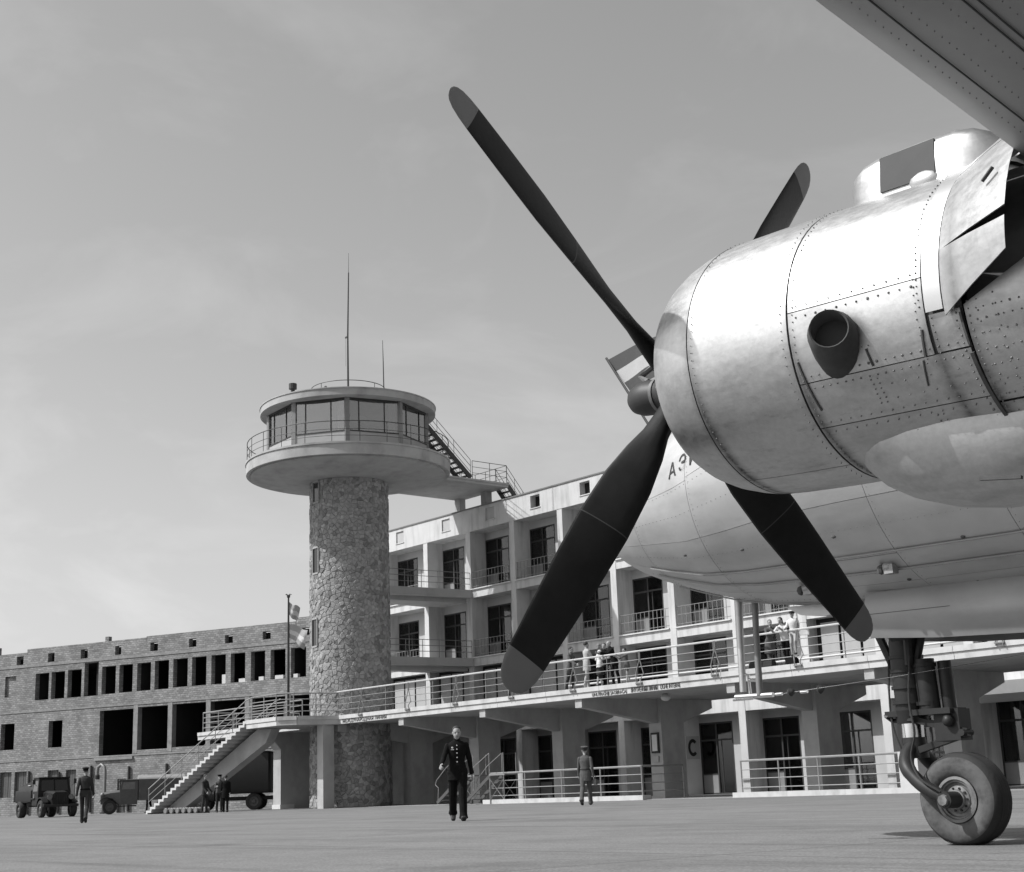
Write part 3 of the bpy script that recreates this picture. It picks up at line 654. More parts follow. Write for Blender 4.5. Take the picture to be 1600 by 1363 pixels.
# ------------------------------------------------------------------ unfinished masonry wing on the left
LBA = atan2(.403, .915)
LB = thing('unfinished_building', 'unplastered masonry airport wing under construction with empty dark window openings', 'building', (-91.862, 38.232, 0), LBA)
OPEN = [(-9.4, -8.3, 7.4, 9.1), (-7.4, -6.4, 7.4, 9.1), (-2.93, -1.74, 7.39, 9.14), (-1.53, -.36, 7.39, 9.15), (-.11, 1.08, 7.39, 9.18), (1.31, 2.51, 7.39, 9.54), (2.8, 3.96, 7.43, 9.2), (4.25, 5.36, 7.45, 9.21),
        (5.72, 6.84, 7.47, 9.22), (7.15, 8.29, 7.47, 9.27), (8.63, 9.78, 7.51, 9.28), (10.11, 11.24, 7.51, 9.29), (11.62, 12.73, 7.5, 9.3), (13.11, 14.21, 7.51, 9.3), (14.64, 15.70, 7.52, 9.3), (16.10, 17.20, 7.53, 9.3), (17.6, 18.7, 7.53, 9.3), (19.1, 20.2, 7.53, 9.3),
        (2.74, 5.51, 3.5, 6.40), (5.70, 8.28, 3.8, 6.45), (8.62, 11.26, 3.85, 6.48), (11.62, 14.21, 3.9, 6.48), (14.7, 17.2, 3.9, 6.48), (17.6, 20.2, 3.9, 6.48),
        (-5.84, -4.61, 4.28, 5.99), (-1.6, -.41, 4.27, 5.98), (-9.6, -8.4, 4.28, 5.99)]
for h in ((-4.7, -4.09), (-1.91, -1.34), (.93, 1.53), (3.84, 4.35), (6.74, 7.36), (9.84, 10.42), (12.64, 13.25), (15.5, 16.1), (18.4, 19.0), (-7.6, -7.0)): OPEN.append((h[0], h[1], 9.85+.008*h[0], 10.43+.01*h[0]))
GR = [(-5.72, -4.68, 1.22, 2.85), (-4.4, -3.34, .9, 2.83), (-1.51, -.58, 1.0, 2.83), (.04, .9, 1.0, 2.80), (4.36, 5.06, .02, 2.08)]
SHUT = [(-5.66, -4.68, 7.74, 9.11)]
def wall_open(b, x0, x1, z0, z1, ops, y0, y1):
    zs = sorted(set([z0, z1]+[v for o in ops for v in o[2:4] if z0 < v < z1]))
    for i in range(len(zs)-1):
        zc = (zs[i]+zs[i+1])/2; cut = sorted((o[0], o[1]) for o in ops if o[2] < zc < o[3]); x = x0
        for a, c in cut:
            if a > x: b.box(x, a, y0, y1, zs[i], zs[i+1])
            x = max(x, c)
        if x < x1: b.box(x, x1, y0, y1, zs[i], zs[i+1])
b = MB(); wall_open(b, -14, 21, 0, 10.45, OPEN+GR+SHUT, 0, .38)
b.box(-14, -13.6, .38, 11, 0, 10.4); b.box(20.6, 21, .38, 11, 0, 10.4); b.box(-14, 21, 11, 11.4, 0, 10.4); b.build('wall', 'block_masonry', LB, local=True)
b = MB()
for z in (3.30, 6.60, 9.55): b.box(-13.6, 20.6, .38, 11, z, z+.25)
b.box(-13.6, 20.6, 4.6, 4.8, 0, 9.8)
for x in (-6.2, -3.1, 2.1, 5.58, 8.43, 11.43, 14.43, 17.4): b.box(x-.1, x+.1, .39, 4.6, 3.55, 9.55)
b.build('floor_slab', 'interior_shade', LB, local=True)  # floors and partitions coloured near-black to deepen the shade indoors
b = MB(); b.box(-13.6, 20.6, .55, 1.2, 9.82, 10.44); b.build('parapet_shade', 'interior_shade', LB, local=True)  # added dark strip, painted shade behind the parapet holes
b = MB()
for z, h in ((6.62, .10), (9.60, .14), (3.47, .09)): b.box(-14, 21, -.035, .10, z, z+h)
for x in (5.52, 8.28, 11.26, 14.21, 17.2): b.box(x+.02, x+.36, -.02, .385, 3.6, 6.6)
b.box(2.45, 5.60, -.12, .39, 3.28, 3.45)
b.pieces('concrete_band', 'band_concrete', LB, local=True)
# bricked-up window and boarded ground-floor openings
b = MB(); b.box(-5.66, -4.68, .16, .3, 7.74, 9.11); b.build('bricked_opening', 'block_masonry', LB, local=True)
for o in GR:
    b = MB(); n = max(3, int((o[1]-o[0])/.2)); w_ = (o[1]-o[0])/n
    for k in range(n): b.box(o[0]+k*w_+.012, o[0]+(k+1)*w_-.012, .15+.012*(k % 2), .19+.012*(k % 2), o[2], o[3])
    b.build('shutter', 'truck_mid', LB, local=True)
# ragged top course, single blocks left standing
rnd = random.Random(11); x = -14.0; b = MB()
while x < 20.8:
    n = rnd.randint(16, 40); h = .145*(2+int((x+14)/12))+rnd.choice((0, 0, .07)) if x > -3.9 else rnd.choice((.10, .145)); xe = min(x+n*.34, 21); b.box(x, xe-.02, .02, .36, 10.452, 10.452+h); x = xe
b.build('top_course', 'block_masonry', LB, local=True)
for k in range(40):
    x = rnd.uniform(-13, 20.5); b = MB(); b.box(x, x+.30, .05, .33, 10.6, 11.05+rnd.uniform(0, .12)); 
    if k < 3: b.build('block', 'block_masonry', LB, local=True)
b = MB()
for x in (-3.05, -.45, 2.25, 5.35, 8.35, 11.3): b.tube([(x, -.10, .1), (x, -.10, 2.9+.2*sin(x*3))], .075, 8)
b.pieces('downpipe', 'dark_metal', LB, local=True)
for x, wd, z in ((12.42, .28, 7.51), (13.7, .5, 7.51), (15.2, .35, 7.53), (16.4, .6, 7.53), (17.75, .3, 7.53)):
    b = MB(); b.box(x, x+wd, .05, .3, z, z+(.22 if x > 12.5 else .55)); b.build('sill_block', 'white_paint', LB, local=True)
def lbw(x, y, z=0): return (-91.862+.915*x-.403*y, 38.232+.403*x+.915*y, z)
# water crane: hooked standpipe by the wall
P = lbw(4.15, -.9); WC = thing('water_crane', 'tall grey hooked standpipe in front of the masonry wing', 'standpipe', P, LBA)
b = MB(); b.tube([(0, 0, 0), (0, 0, 2.5), (-.08, 0, 2.85), (-.32, 0, 3.0), (-.58, 0, 2.85), (-.64, 0, 2.5), (-.64, 0, 2.2)], .10, 10); b.build('pipe', 'grey_metal', WC, smooth=True, local=True)
b = MB(); b.lathe([(.26, 0), (.26, .08), (.14, .12), (.14, .4)], 12); b.lathe([(.16, 2.1), (.16, 2.35), (.11, 2.4)], 10, (-.64, 0, 0)); b.build('flange', 'dark_metal', WC, smooth=True, local=True)

# ------------------------------------------------------------------ flagpole on the landing
FP = thing('flagpole', 'dark flagpole on the terrace landing left of the stone tower', 'flagpole', (-62.0, 36.95, 4.2))
b = MB(); b.tube([(0, 0, 0), (0, 0, 3.2), (0, 0, 6.0)], [.075, .062, .042], 10); b.lathe([(.16, 0), (.16, .06), (.08, .1)], 10); b.build('pole', 'dark_metal', FP, smooth=True, local=True)
b = MB(); b.sphere((0, 0, 6.05), .09, n=10)
for k in range(5): a = 2*pi*k/5; b.tube([(0, 0, 6.08), (.16*cos(a), .16*sin(a), 6.16)], .02, 4)
b.build('finial', 'dark_metal', FP, local=True)
def limp_flag(z0, z1, L, seed, mats):
    b = MB(); rr_ = random.Random(seed); nx, nz_ = 9, 10; G = []
    for j in range(nz_+1):
        row = []
        for i in range(nx+1):
            s = i/nx; t = j/nz_; d = rt*(L*s*(.75-.15*t)); wob = .10*sin(s*7+t*2+seed)*s
            row.append((d.x-.77*wob*1.5, d.y+.64*wob*1.5, z1-(z1-z0)*t-.55*s*L*(.6+.4*t)+.04*sin(9*s+seed)))
        G.append(row)
    vs = [p for r in G for p in r]
    for j in range(nz_):
        for i in range(nx): a = j*(nx+1)+i; b.f.append([a, a+1, a+nx+2, a+nx+1]); b.m.append(0 if j < nz_*.33 else 1 if j < nz_*.67 else 2)
    b.v = [Vector(p) for p in vs]
    return b, mats
for nm, z0, z1, L, sd_, lb_ in (('flag', 5.15, 5.75, .75, 1, 'small pale flag hanging limp near the top of the flagpole'), ('flag', 4.1, 4.75, 1.3, 4, 'larger pale flag drooping lower on the flagpole beside the tower')):
    F = thing(nm, lb_, 'flag', (-62.0, 36.95, 4.2), 0, 'flags on the terrace flagpole')
    b, ms = limp_flag(z0, z1, L, sd_, ['blind', 'cloth_white', 'cloth_light']); b.build('cloth', ms, F, smooth=True, local=True)
# ------------------------------------------------------------------ airliner: nose to the left, left engine nearest the camera
# local frame: nose towards -x, the camera's side is -y, propeller hub above the origin
AIR = thing('airliner', 'polished metal twin-engined propeller airliner parked nose left over its single nose wheel', 'aeroplane', (-4.793, 5.121, 0), .037)
HZ = 2.444; PT = .045
AXF = Vector((-cos(PT), 0, sin(PT))); AXS = Vector((0, -1, 0)); AXT = Vector((sin(PT), 0, cos(PT)))
def nac(d, R, a):                                                   # d metres behind the hub, a degrees from the top towards the camera side
    a = radians(a); return Vector((0, 0, HZ)) - AXF*d + R*(sin(a)*AXS + cos(a)*AXT)
def RN(d):                                                          # nacelle radius
    P = [(.235, .40), (.24, .45), (.27, .490), (.32, .525), (.40, .560), (.50, .587), (.60, .602), (.9, .608), (1.2, .606), (1.8, .606), (2.0, .61), (3.4, .62)]
    for i in range(len(P)-1):
        if P[i][0] <= d <= P[i+1][0]: t = (d-P[i][0])/(P[i+1][0]-P[i][0]); return P[i][1]+(P[i+1][1]-P[i][1])*t
    return P[0][1] if d < P[0][0] else P[-1][1]
NAC = MB()
ds = [.50, .575, .9, 1.13, 1.5, 1.78, 1.93]
NAC.loft([[nac(d, RN(d)-.012, k*7.5) for k in range(48)] for d in ds], False)
NAC.loft([[nac(d, r, k*7.5) for k in range(48)] for d, r in ((1.93, .55), (3.6, .56), (4.8, .40))], True)  # core coloured dark, painting in the shadow behind the open flaps
NACO = NAC.build('engine_nacelle', 'seam', AIR, smooth=50, local=True)
def cowl_panel(d0, d1, a0, a1, gap=.005, m='cowl_metal', lift=0.0, name='cowl_panel', Rf=None):
    Rf = Rf or RN; a0f = a0 if callable(a0) else None; a0 = a0(d0) if a0f else a0; na = max(3, int(abs(a1-a0)/5)); nd = max(2, int((d1-d0)/.08)); gd = gap; ga = math.degrees(gap/.6)
    full = abs(a1-a0) >= 360
    if full: ga = 0
    vs = []; b = MB()
    A = [a0+ga+(a1-a0-2*ga)*k/na for k in range(na+1)]; D = [d0+gd+(d1-d0-2*gd)*k/nd for k in range(nd+1)]
    AA = [[a0f(d)+ga+(a1-a0f(d)-2*ga)*k/na for k in range(na+1)] if a0f else A for d in D]
    o = [[nac(d, Rf(d)+lift, a) for a in A_] for d, A_ in zip(D, AA)]; i_ = [[nac(d, Rf(d)+lift-.010, a) for a in A_] for d, A_ in zip(D, AA)]
    V = [p for r in o for p in r]+[p for r in i_ for p in r]; n = na+1; K = n*len(D)
    Fs = []
    for r in range(nd):
        for c in range(na):
            q = r*n+c; Fs.append((q, q+1, q+n+1, q+n)); Fs.append((K+q, K+q+n, K+q+n+1, K+q+1))
    for c in range(na):
        Fs.append((c, K+c, K+c+1, c+1)); q = nd*n+c; Fs.append((q, q+1, K+q+1, K+q))
    if not full:
        for r in range(nd):
            q = r*n; Fs.append((q, q+n, K+q+n, K+q)); q = r*n+na; Fs.append((q, K+q, K+q+n, q+n))
    b.add(V, Fs); return b.build(name, m, NACO, smooth=45, local=True)
# front ring with its rolled lip
b = MB(); b.loft([[nac(d, r, k*5) for k in range(72)] for d, r in ((.60, .52), (.40, .45), (.30, .405), (.255, .405), (.237, .42), (.235, .44), (.245, .462), (.27, .490), (.32, .525), (.40, .560), (.50, .587), (.568, .599))], False)
b.build('nose_ring', 'cowl_metal', NACO, smooth=60, local=True)
b = MB(); b.loft([[nac(d, r, k*7.5) for k in range(48)] for d, r in ((.62, .53), (.60, .10))], True); b.build('engine_front', 'dark_metal', NACO, local=True)
for a0, a1 in ((-20, 160), (160, 340)): cowl_panel(.571, 1.130, a0, a1, gap=.002)
for a0, a1 in ((-170, -60), (-60, 88), (88, 117)): cowl_panel(1.136, 1.776, a0, a1, gap=.0022)
for a0, a1 in ((117, 137), (137, 190)): cowl_panel(1.136, 1.93, a0, a1, gap=.0022)
cowl_panel(1.785, 1.93, 102, 117)
cowl_panel(1.783, 1.868, -100, 102, lift=.014, name='cowl_band', m='aluminium_bright')
cowl_panel(1.94, 3.4, lambda d: 104-(d-1.88)*41 if d < 2.6 else 74, 140, Rf=lambda d: .612); cowl_panel(1.94, 3.4, 140, 190, Rf=lambda d: .612)
# cowl flaps standing open
def flap(a0, a1, e0=None, e1=None):
    e0 = a0+1 if e0 is None else e0; e1 = a1-1 if e1 is None else e1
    b = MB(); n = 5; V = []
    for d, r, sh in ((1.872, .628, 0), (2.03, .69, .5), (2.215, .752, 1)):
        q0 = a0+.4+(e0-a0)*sh; q1 = a1-.4+(e1-a1)*sh
        for k in range(n+1): V.append(nac(d, r, q0+(q1-q0)*k/n))
    m_ = n+1; Fs = [(r*m_+c, r*m_+c+1, (r+1)*m_+c+1, (r+1)*m_+c) for r in range(2) for c in range(n)]
    K = len(V); W_ = [p-(p-nac(1.9, 0, 0)).normalized()*.008 for p in V]
    b.add(V+W_, Fs+[(a+K, d_+K, c+K, b_+K) for a, b_, c, d_ in Fs]+[(c, K+c, K+c+1, c+1) for c in range(n)]+[(2*m_+c, 2*m_+c+1, K+2*m_+c+1, K+2*m_+c) for c in range(n)]
        + [(r*m_, (r+1)*m_, K+(r+1)*m_, K+r*m_) for r in range(2)]+[(r*m_+n, K+r*m_+n, K+(r+1)*m_+n, (r+1)*m_+n) for r in range(2)])
    b.build('cowl_flap', 'cowl_metal', NACO, smooth=40, local=True)
for q in ((-100, -68), (-68, -34), (-34, 4), (4, 44), (44, 81, 43, 78), (80, 104.5, 80.5, 91)): flap(*q)
# slot of the flap actuator
b = MB(); b.bar(nac(2.10, .733, 66), nac(2.15, .756, 63.5), .008, .012, up=nac(0, 1, 57)-nac(0, 0, 0)); b.build('flap_slot', 'seam', NACO, local=True)
# rivets
RV = MB()
def rivet(p, nrm, r=.0075):
    nrm = nrm.normalized(); a = nrm.orthogonal().normalized(); c = nrm.cross(a)
    RV.loft([[p+r*(cos(k*pi/3)*a+sin(k*pi/3)*c) for k in range(6)], [p+nrm*.004+r*.55*(cos(k*pi/3)*a+sin(k*pi/3)*c) for k in range(6)]], True)
rn = random.Random(5)
def riv(d, a, jit=.003, r=.0058, R=None):
    r *= .62
    R = R or RN(d)+.001; d += rn.uniform(-jit, jit); rivet(nac(d, R, a), nac(d, 1, a)-nac(d, 0, a), r*rn.uniform(.75, 1.25))
def ring_rivets(d, a0, a1, step=4.0, **k):
    a = a0
    while a < a1: riv(d, a, **k); a += step
def line_rivets(a, d0, d1, step=.045, **k):
    d = d0
    while d < d1: riv(d, a, **k); d += step
ring_rivets(.60, 20, 170, 3.2, r=.0045); ring_rivets(1.10, 0, 175, 3.5, r=.004); ring_rivets(1.16, -10, 175, 3.0, r=.005)
ring_rivets(1.755, 0, 100, 2.6, r=.0065); ring_rivets(1.80, 70, 117, 2.6); ring_rivets(1.905, 104, 170, 2.8, r=.008); ring_rivets(1.96, 101, 170, 2.6, r=.009); ring_rivets(1.74, 88, 120, 3)
line_rivets(86, 1.18, 1.75, .055); line_rivets(90.5, 1.18, 1.75, .05, r=.009); line_rivets(114.5, 1.2, 1.9, .04, r=.0085); line_rivets(119.5, 1.2, 1.9, .038, r=.007)
line_rivets(134.8, 1.2, 1.9, .05); line_rivets(139.5, 1.2, 1.9, .05)
for dd in (1.47, 1.50): line_rivets(108, dd, dd+.001); [riv(dd, a) for a in (121, 123, 125, 127, 129, 131)]
for dd in (1.67, 1.70): [riv(dd, a) for a in (141, 144, 147, 150, 153)]
for a in (124, 130, 146, 152, 158): line_rivets(a, 1.55, 1.9, .06, r=.005)
for a in (104, 108, 113, 119, 125, 131, 137): line_rivets(a, 1.99, 2.6, .035, r=.0075)
for a in range(100, 160, 4): riv(2.07, a, r=.008); riv(2.0, a+1, r=.008)
RV.build('rivet', 'rivet', NACO, local=True, kind='stuff')
# latches and dark seams with leaked oil
b = MB()
def strip(d0, a0, d1, a1, wd=.012, n=4):
    P = [nac(d0+(d1-d0)*k/n, RN(d0)+.003, a0+(a1-a0)*k/n) for k in range(n+1)]; b.tube(P, wd/2, 4)
strip(1.158, 108, 1.19, 129, .009, 6); strip(1.75, 107, 1.735, 117, .010); strip(1.72, 118, 1.70, 128, .007); strip(1.49, 109, 1.50, 116, .009); strip(1.93, 119, 1.94, 150, .02, 8); strip(1.925, 104, 1.93, 116, .012)
b.pieces('latch_seam', 'seam', NACO, local=True)
# exhaust stub
b = MB(); base = nac(1.33, .52, 112.5); tip = nac(1.40, .70, 99.5); ax = (tip-base).normalized(); a_ = ax.orthogonal().normalized(); c_ = ax.cross(a_)
# oriented so the mouth is cut facing outwards and slightly upwards
mouth = Vector((.42, -.86, .05)).normalized(); ma = mouth.orthogonal().normalized(); mc = mouth.cross(ma)
def rg(p, r, x, y): return [p+r*(cos(k*pi/12)*x+sin(k*pi/12)*y) for k in range(24)]
b.loft([rg(base, .10, ma, mc), rg(base+(tip-base)*.5, .106, ma, mc), rg(base+(tip-base)*.85, .098, ma, mc), rg(tip, .080, ma, mc), rg(tip-ax*.004, .074, ma, mc), rg(base+(tip-base)*.45, .076, ma, mc)], True)
ex = b.build('exhaust_pipe', 'exhaust', NACO, smooth=50, local=True)
b = MB(); b.loft([rg(base+(tip-base)*.72, .0772, ma, mc), rg(base+(tip-base)*.71, .01, ma, mc)], True); b.build('exhaust_mouth', 'black_paint', ex, local=True)
# carburettor air scoop on top, with its dark filter screen and a small blister
def scoop():
    b = MB(); rings = []
    prof = [(1.145, .03, .02), (1.15, .09, .06), (1.17, .135, .10), (1.205, .17, .135), (1.26, .195, .158), (1.34, .205, .17), (1.62, .21, .178), (1.72, .208, .176), (1.79, .19, .165), (1.845, .16, .14), (1.88, .12, .10), (1.90, .06, .05), (1.905, .02, .02)]
    for d, hw, h in prof:
        z0 = .605; P = []
        sec = [(-hw, -.04), (-hw, h*.35), (-hw*.97, h*.75), (-hw*.80, h*.97), (-hw*.4, h*1.03), (hw*.4, h*1.03), (hw*.80, h*.97), (hw*.97, h*.75), (hw, h*.35), (hw, -.04)]
        rings.append([Vector((0, 0, HZ))-AXF*d+AXT*(z0+z)+AXS*y for y, z in sec])
    b.loft(rings, True, True); o = b.build('air_scoop', 'cowl_metal', NACO, smooth=60, local=True)
    b = MB(); V = [Vector((0, 0, HZ))-AXF*d+AXT*(.605+z)+AXS*y for d, y, z in ((1.365, .213, -.015), (1.635, .216, -.015), (1.635, .207, .150), (1.365, .203, .145))]
    b.add(V+[p-AXS*.012 for p in V], [(0, 1, 2, 3), (7, 6, 5, 4), (0, 4, 5, 1), (1, 5, 6, 2), (2, 6, 7, 3), (3, 7, 4, 0)]); b.build('filter_screen', 'door_frame', o, local=True)
    b = MB(); p = Vector((0, 0, HZ))-AXF*1.575+AXT*.60+AXS*.20; b.sphere(p-AXT*.012+AXF*-.0, .075, .03, .04, 12); b.build('blister', 'aluminium', o, smooth=True, local=True)
scoop()
# oil cooler fairing below the nacelle
b = MB(); rings = []
for d, hw, h in ((1.13, .14, .02), (1.15, .21, .075), (1.19, .265, .13), (1.25, .30, .18), (1.35, .33, .23), (1.5, .35, .275), (1.7, .36, .30), (1.95, .355, .30), (2.35, .35, .25), (2.9, .25, .12)):
    c0 = .50; rings.append([Vector((0, 0, HZ))-AXF*d-AXT*(c0-.14+(h+.14)*(1-abs(cos(t))**2.4)**(1/2.4) if 0 < t < pi else c0-.14)+AXS*(hw*cos(t)*(abs(cos(t))**-.1 if abs(cos(t)) > .01 else 1)) for t in [pi*k/16 for k in range(17)]])
b.loft(rings, True, True); oc = b.build('oil_cooler_fairing', 'cowl_base', NACO, smooth=70, local=True)
b = MB(); b.bar(Vector((1.78, -.35, 1.62)), Vector((1.94, -.33, 1.60)), .02, .012); b.build('drain_flap', 'seam', oc, local=True)
# landing gear door hanging behind the engine
b = MB(); b.sphere((2.19, -.50, 1.42), .12, .08, .20, 16); b.build('main_gear_fairing', 'aluminium_bright', AIR, smooth=True, local=True)

# propeller
def HP(d, r=0): return Vector((0, 0, HZ))-AXF*d
MX = Matrix((AXS, AXT, AXF)).transposed()
b = MB(); b.lathe([(.13, -.15), (.13, .02), (.105, .05), (.085, .09), (.084, .15), (.092, .20), (.088, .255), (.070, .305), (.040, .335), (.004, .345)], 24, HP(0), MX); PR = b.build('propeller', 'hub_dark', AIR, smooth=45, local=True)
b = MB(); b.lathe([(.090, .125), (.090, .145)], 24, HP(0), MX, False)
for k in range(8): a = k*pi/4; b.sphere(HP(0)+MX @ Vector((.125*cos(a), .125*sin(a), .03)), .022, n=8)
b.tube([HP(-.22)+AXT*.085, HP(-.30)+AXT*.13-AXS*.03, HP(-.18)+AXT*.20-AXS*.05, HP(.1)+AXT*.2], .017, 6); b.build('hub_clamp', 'rim', PR, smooth=True, local=True)
BS = [(.12, .11, 60, .10), (.20, .115, 55, .10), (.32, .135, 50, .085), (.45, .19, 44, .062), (.65, .242, 36, .046), (.925, .263, 28.5, .0355), (.931, .263, 28.4, .0354), (1.2, .252, 22, .028), (1.5, .222, 18, .022), (1.68, .203, 16, .018), (1.722, .199, 15.6, .017), (1.728, .1985, 15.5, .017), (1.79, .186, 15, .015), (1.84, .160, 14, .013), (1.872, .125, 14, .011), (1.89, .085, 14, .009), (1.898, .045, 14, .006), (1.90, .012, 14, .004)]
for k in range(4):
    a = 0.6605+k*pi/2; rd = cos(a)*AXS+sin(a)*AXT; tg = -sin(a)*AXS+cos(a)*AXT; b = MB(); rings = []
    for r, ch, be, th in BS:
        be = radians(be); cv = cos(be)*tg+sin(be)*AXF; nv = -sin(be)*tg+cos(be)*AXF; c = HP(0)+rd*r; ring = []
        for j in range(16):
            t = 2*pi*j/16; x = cos(t); y = sin(t); x = math.copysign(abs(x)**.9, x); ring.append(c+cv*(ch/2*x)+nv*(th/2*y*(1-.35*x)))
        rings.append(ring)
    b.loft(rings[:12], True, True, 0); b.loft(rings[11:], True, True, 1)
    for i in range(11*16):
        if i % 16 in (0, 15): b.m[i] = 3  # leading edge lightened: chipped paint plus a painted sunlit line
    for i in range(5*16, 6*16): b.m[i] = 2
    bl = b.build('blade', ['blade_black', 'blade_tip', 'blade_mark', 'blade_wear_sunlit'], PR, smooth=50, local=True)
    be = radians(29); c = HP(0)+rd*.93; cv = cos(be)*tg+sin(be)*AXF; nv = -sin(be)*tg+cos(be)*AXF

# fuselage
YC = 4.86
FS = [(-5.17, 2.86, 2.93, .035), (-5.10, 2.735, 3.08, .19), (-4.95, 2.60, 3.24, .37), (-4.70, 2.465, 3.42, .56), (-4.40, 2.345, 3.58, .73), (-4.0, 2.215, 3.75, .90), (-3.5, 2.07, 3.95, 1.05), (-3.0, 1.985, 4.22, 1.15), (-2.5, 1.935, 4.47, 1.22), (-1.8, 1.895, 4.58, 1.28), (-.5, 1.86, 4.62, 1.33), (3, 1.85, 4.62, 1.34), (8, 1.9, 4.62, 1.33), (11.5, 2.4, 4.6, 1.0), (14.5, 3.2, 4.55, .5), (16.8, 3.9, 4.4, .08)]
def fus(x, a, off=0):
    for i in range(len(FS)-1):
        if x <= FS[i+1][0] or i == len(FS)-2:
            t = (x-FS[i][0])/(FS[i+1][0]-FS[i][0]); A, B = FS[i], FS[i+1]
            Am = FS[i-1] if i else A; Bm = FS[i+2] if i+2 < len(FS) else B
            q = [A[k]+(B[k]-A[k])*t for k in (1, 2, 3)]; break
    zb, zt, hw = q; a = radians(a); zc = (zb+zt)/2; hz = (zt-zb)/2
    return Vector((x, YC-(hw+off)*sin(a), zc+(hz+off)*cos(a)))
xs = []
for i in range(len(FS)-1): xs += [FS[i][0]+(FS[i+1][0]-FS[i][0])*k/3 for k in range(3)]
xs.append(FS[-1][0])
b = MB(); b.loft([[fus(x, k*5, -.014) for k in range(72)] for x in xs], True); FU = b.build('fuselage', 'aluminium', AIR, smooth=70, local=True)
def skin(x0, x1, a0, a1, m='aluminium'):
    b = MB(); nx, na = 10, 8; g_ = .0022; ga = .11; V = []
    for s_, off in ((0, 0), (1, -.008)):
        for i in range(nx+1):
            for j in range(na+1): V.append(fus(x0+g_+(x1-x0-2*g_)*i/nx, a0+ga+(a1-a0-2*ga)*j/na, off))
    n = na+1; K = n*(nx+1); Fs = []
    for i in range(nx):
        for j in range(na): q = i*n+j; Fs += [(q, q+n, q+n+1, q+1)]
    for i in range(nx): q = i*n; Fs += [(q, K+q, K+q+n, q+n)]; q += na; Fs += [(q, q+n, K+q+n, K+q)]
    for j in range(na): Fs += [(j, j+1, K+j+1, K+j)]; q = nx*n+j; Fs += [(q, K+q, K+q+1, q+1)]
    b.add(V, Fs); b.build('skin_panel', m, FU, smooth=50, local=True)
XB = [-4.98, -4.2, -3.3, -2.45, -1.5, -.45, .8, 2.2]; AB = [66, 90, 120, 141, 158, 182, 208]
b = MB()
for i in range(len(XB)-1):
    for j in range(len(AB)-1): skin(XB[i], XB[i+1], AB[j]+(1.5 if i % 2 else 0)*(j % 2), AB[j+1]+(1.5 if i % 2 else 0)*((j+1) % 2))
# dark recess under the panel gaps
b = MB(); pass
RV = MB()
for x in XB[1:-1]:
    a = 70
    while a < 205: rivet(fus(x+.03, a, .0), fus(x, a, 1)-fus(x, a, 0), .0028); a += 2.6
for a in (93, 106, 130, 151, 167):
    x = -4.4
    while x < 2.0: rivet(fus(x, a, .0), fus(x, a, 1)-fus(x, a, 0), .0034); x += .06
RV.build('rivet', 'rivet', FU, local=True, kind='stuff'); RV = MB()
# longitudinal rubbing strips along the belly
b = MB()
for a in (141, 150, 172): b.tube([fus(-4.3+.25*k, a, .012) for k in range(26)], .009, 4)
b.pieces('belly_strip', 'grey_metal', FU, local=True)
# operator's name on the nose side
def side_text(ch, x, a, size):
    me = text_mesh(ch, size, .0008, 'LEFT', .82); me.materials.append(MATS['dark_metal'])
    for v in me.vertices: v.co = fus(x+v.co.x, a-57.3*v.co.y, .004+max(v.co.z, 0)*2)        # painted: follows the curve of the skin
    me.update(); link('lettering', me, FU)
for i, ch in enumerate('\u0410\u042d\u0420\u041e\u0424\u041b\u041e\u0422'): side_text(ch, -3.53+.145*i, 86.0, .20)
# cockpit glazing (behind the engine from here)
for s in (0, 1):
    b = MB(); a0, a1 = (28, 52) if s == 0 else (2, 26)
    b.loft([[fus(-3.45+.1*k, a, .012) for a in (a0, (a0+a1)/2, a1)] for k in range(6)], False, False); b.build('cockpit_window', 'window_glass', FU, local=True)
# wing, passing above the camera
def airfoil(xl, c, th, y, z): 
    P = []
    for t in [1, .85, .65, .45, .3, .18, .09, .035, .008, 0]: P.append((xl+c*t, y, z+th*(1.05*sqrt(max(t, 0))*(1-t)**.85*1.05)))
    for t in [.008, .035, .09, .18, .3, .45, .65, .85]: P.append((xl+c*t, y, z-th*(.85*sqrt(t)*(1-t)**.9)))
    return P
b = MB(); b.loft([airfoil(2.20, 3.9, .62, 3.6, 2.72), airfoil(2.20, 3.7, .58, -.5, 2.77), airfoil(2.30, 3.5, .54, -1.9, 2.86), airfoil(2.75, 2.8, .42, -6.5, 3.15), airfoil(3.3, 1.8, .25, -11, 3.45)], True)
WG = b.build('wing', 'wing_metal', AIR, smooth=50, local=True)
b = MB(); b.loft([airfoil(2.20, 3.9, .62, 6.1, 2.72), airfoil(2.2, 3.7, .58, 10.2, 2.77), airfoil(3.3, 1.8, .25, 20.6, 3.45)], True); b.build('wing', 'aluminium', AIR, smooth=50, local=True)
b = MB()                                                             # spanwise skin laps on the underside
def under(t, y): 
    A = [(3.6, 2.2, 3.9, .62, 2.72), (-.5, 2.2, 3.7, .58, 2.77), (-1.9, 2.3, 3.5, .54, 2.86), (-6.5, 2.75, 2.8, .42, 3.15), (-11, 3.3, 1.8, .25, 3.45)]
    for i in range(4):
        if A[i][0] >= y >= A[i+1][0]:
            s = (A[i][0]-y)/(A[i][0]-A[i+1][0]); q = [A[i][k]+(A[i+1][k]-A[i][k])*s for k in (1, 2, 3, 4)]
            return Vector((q[0]+q[1]*t, y, q[3]-q[2]*(.85*sqrt(t)*(1-t)**.9)-.002))
for t in (.055, .12, .13, .20, .30): b.tube([under(t, -.6-.5*k) for k in range(19)], .003, 4)
b.pieces('skin_lap', 'seam', WG, local=True); b = MB()
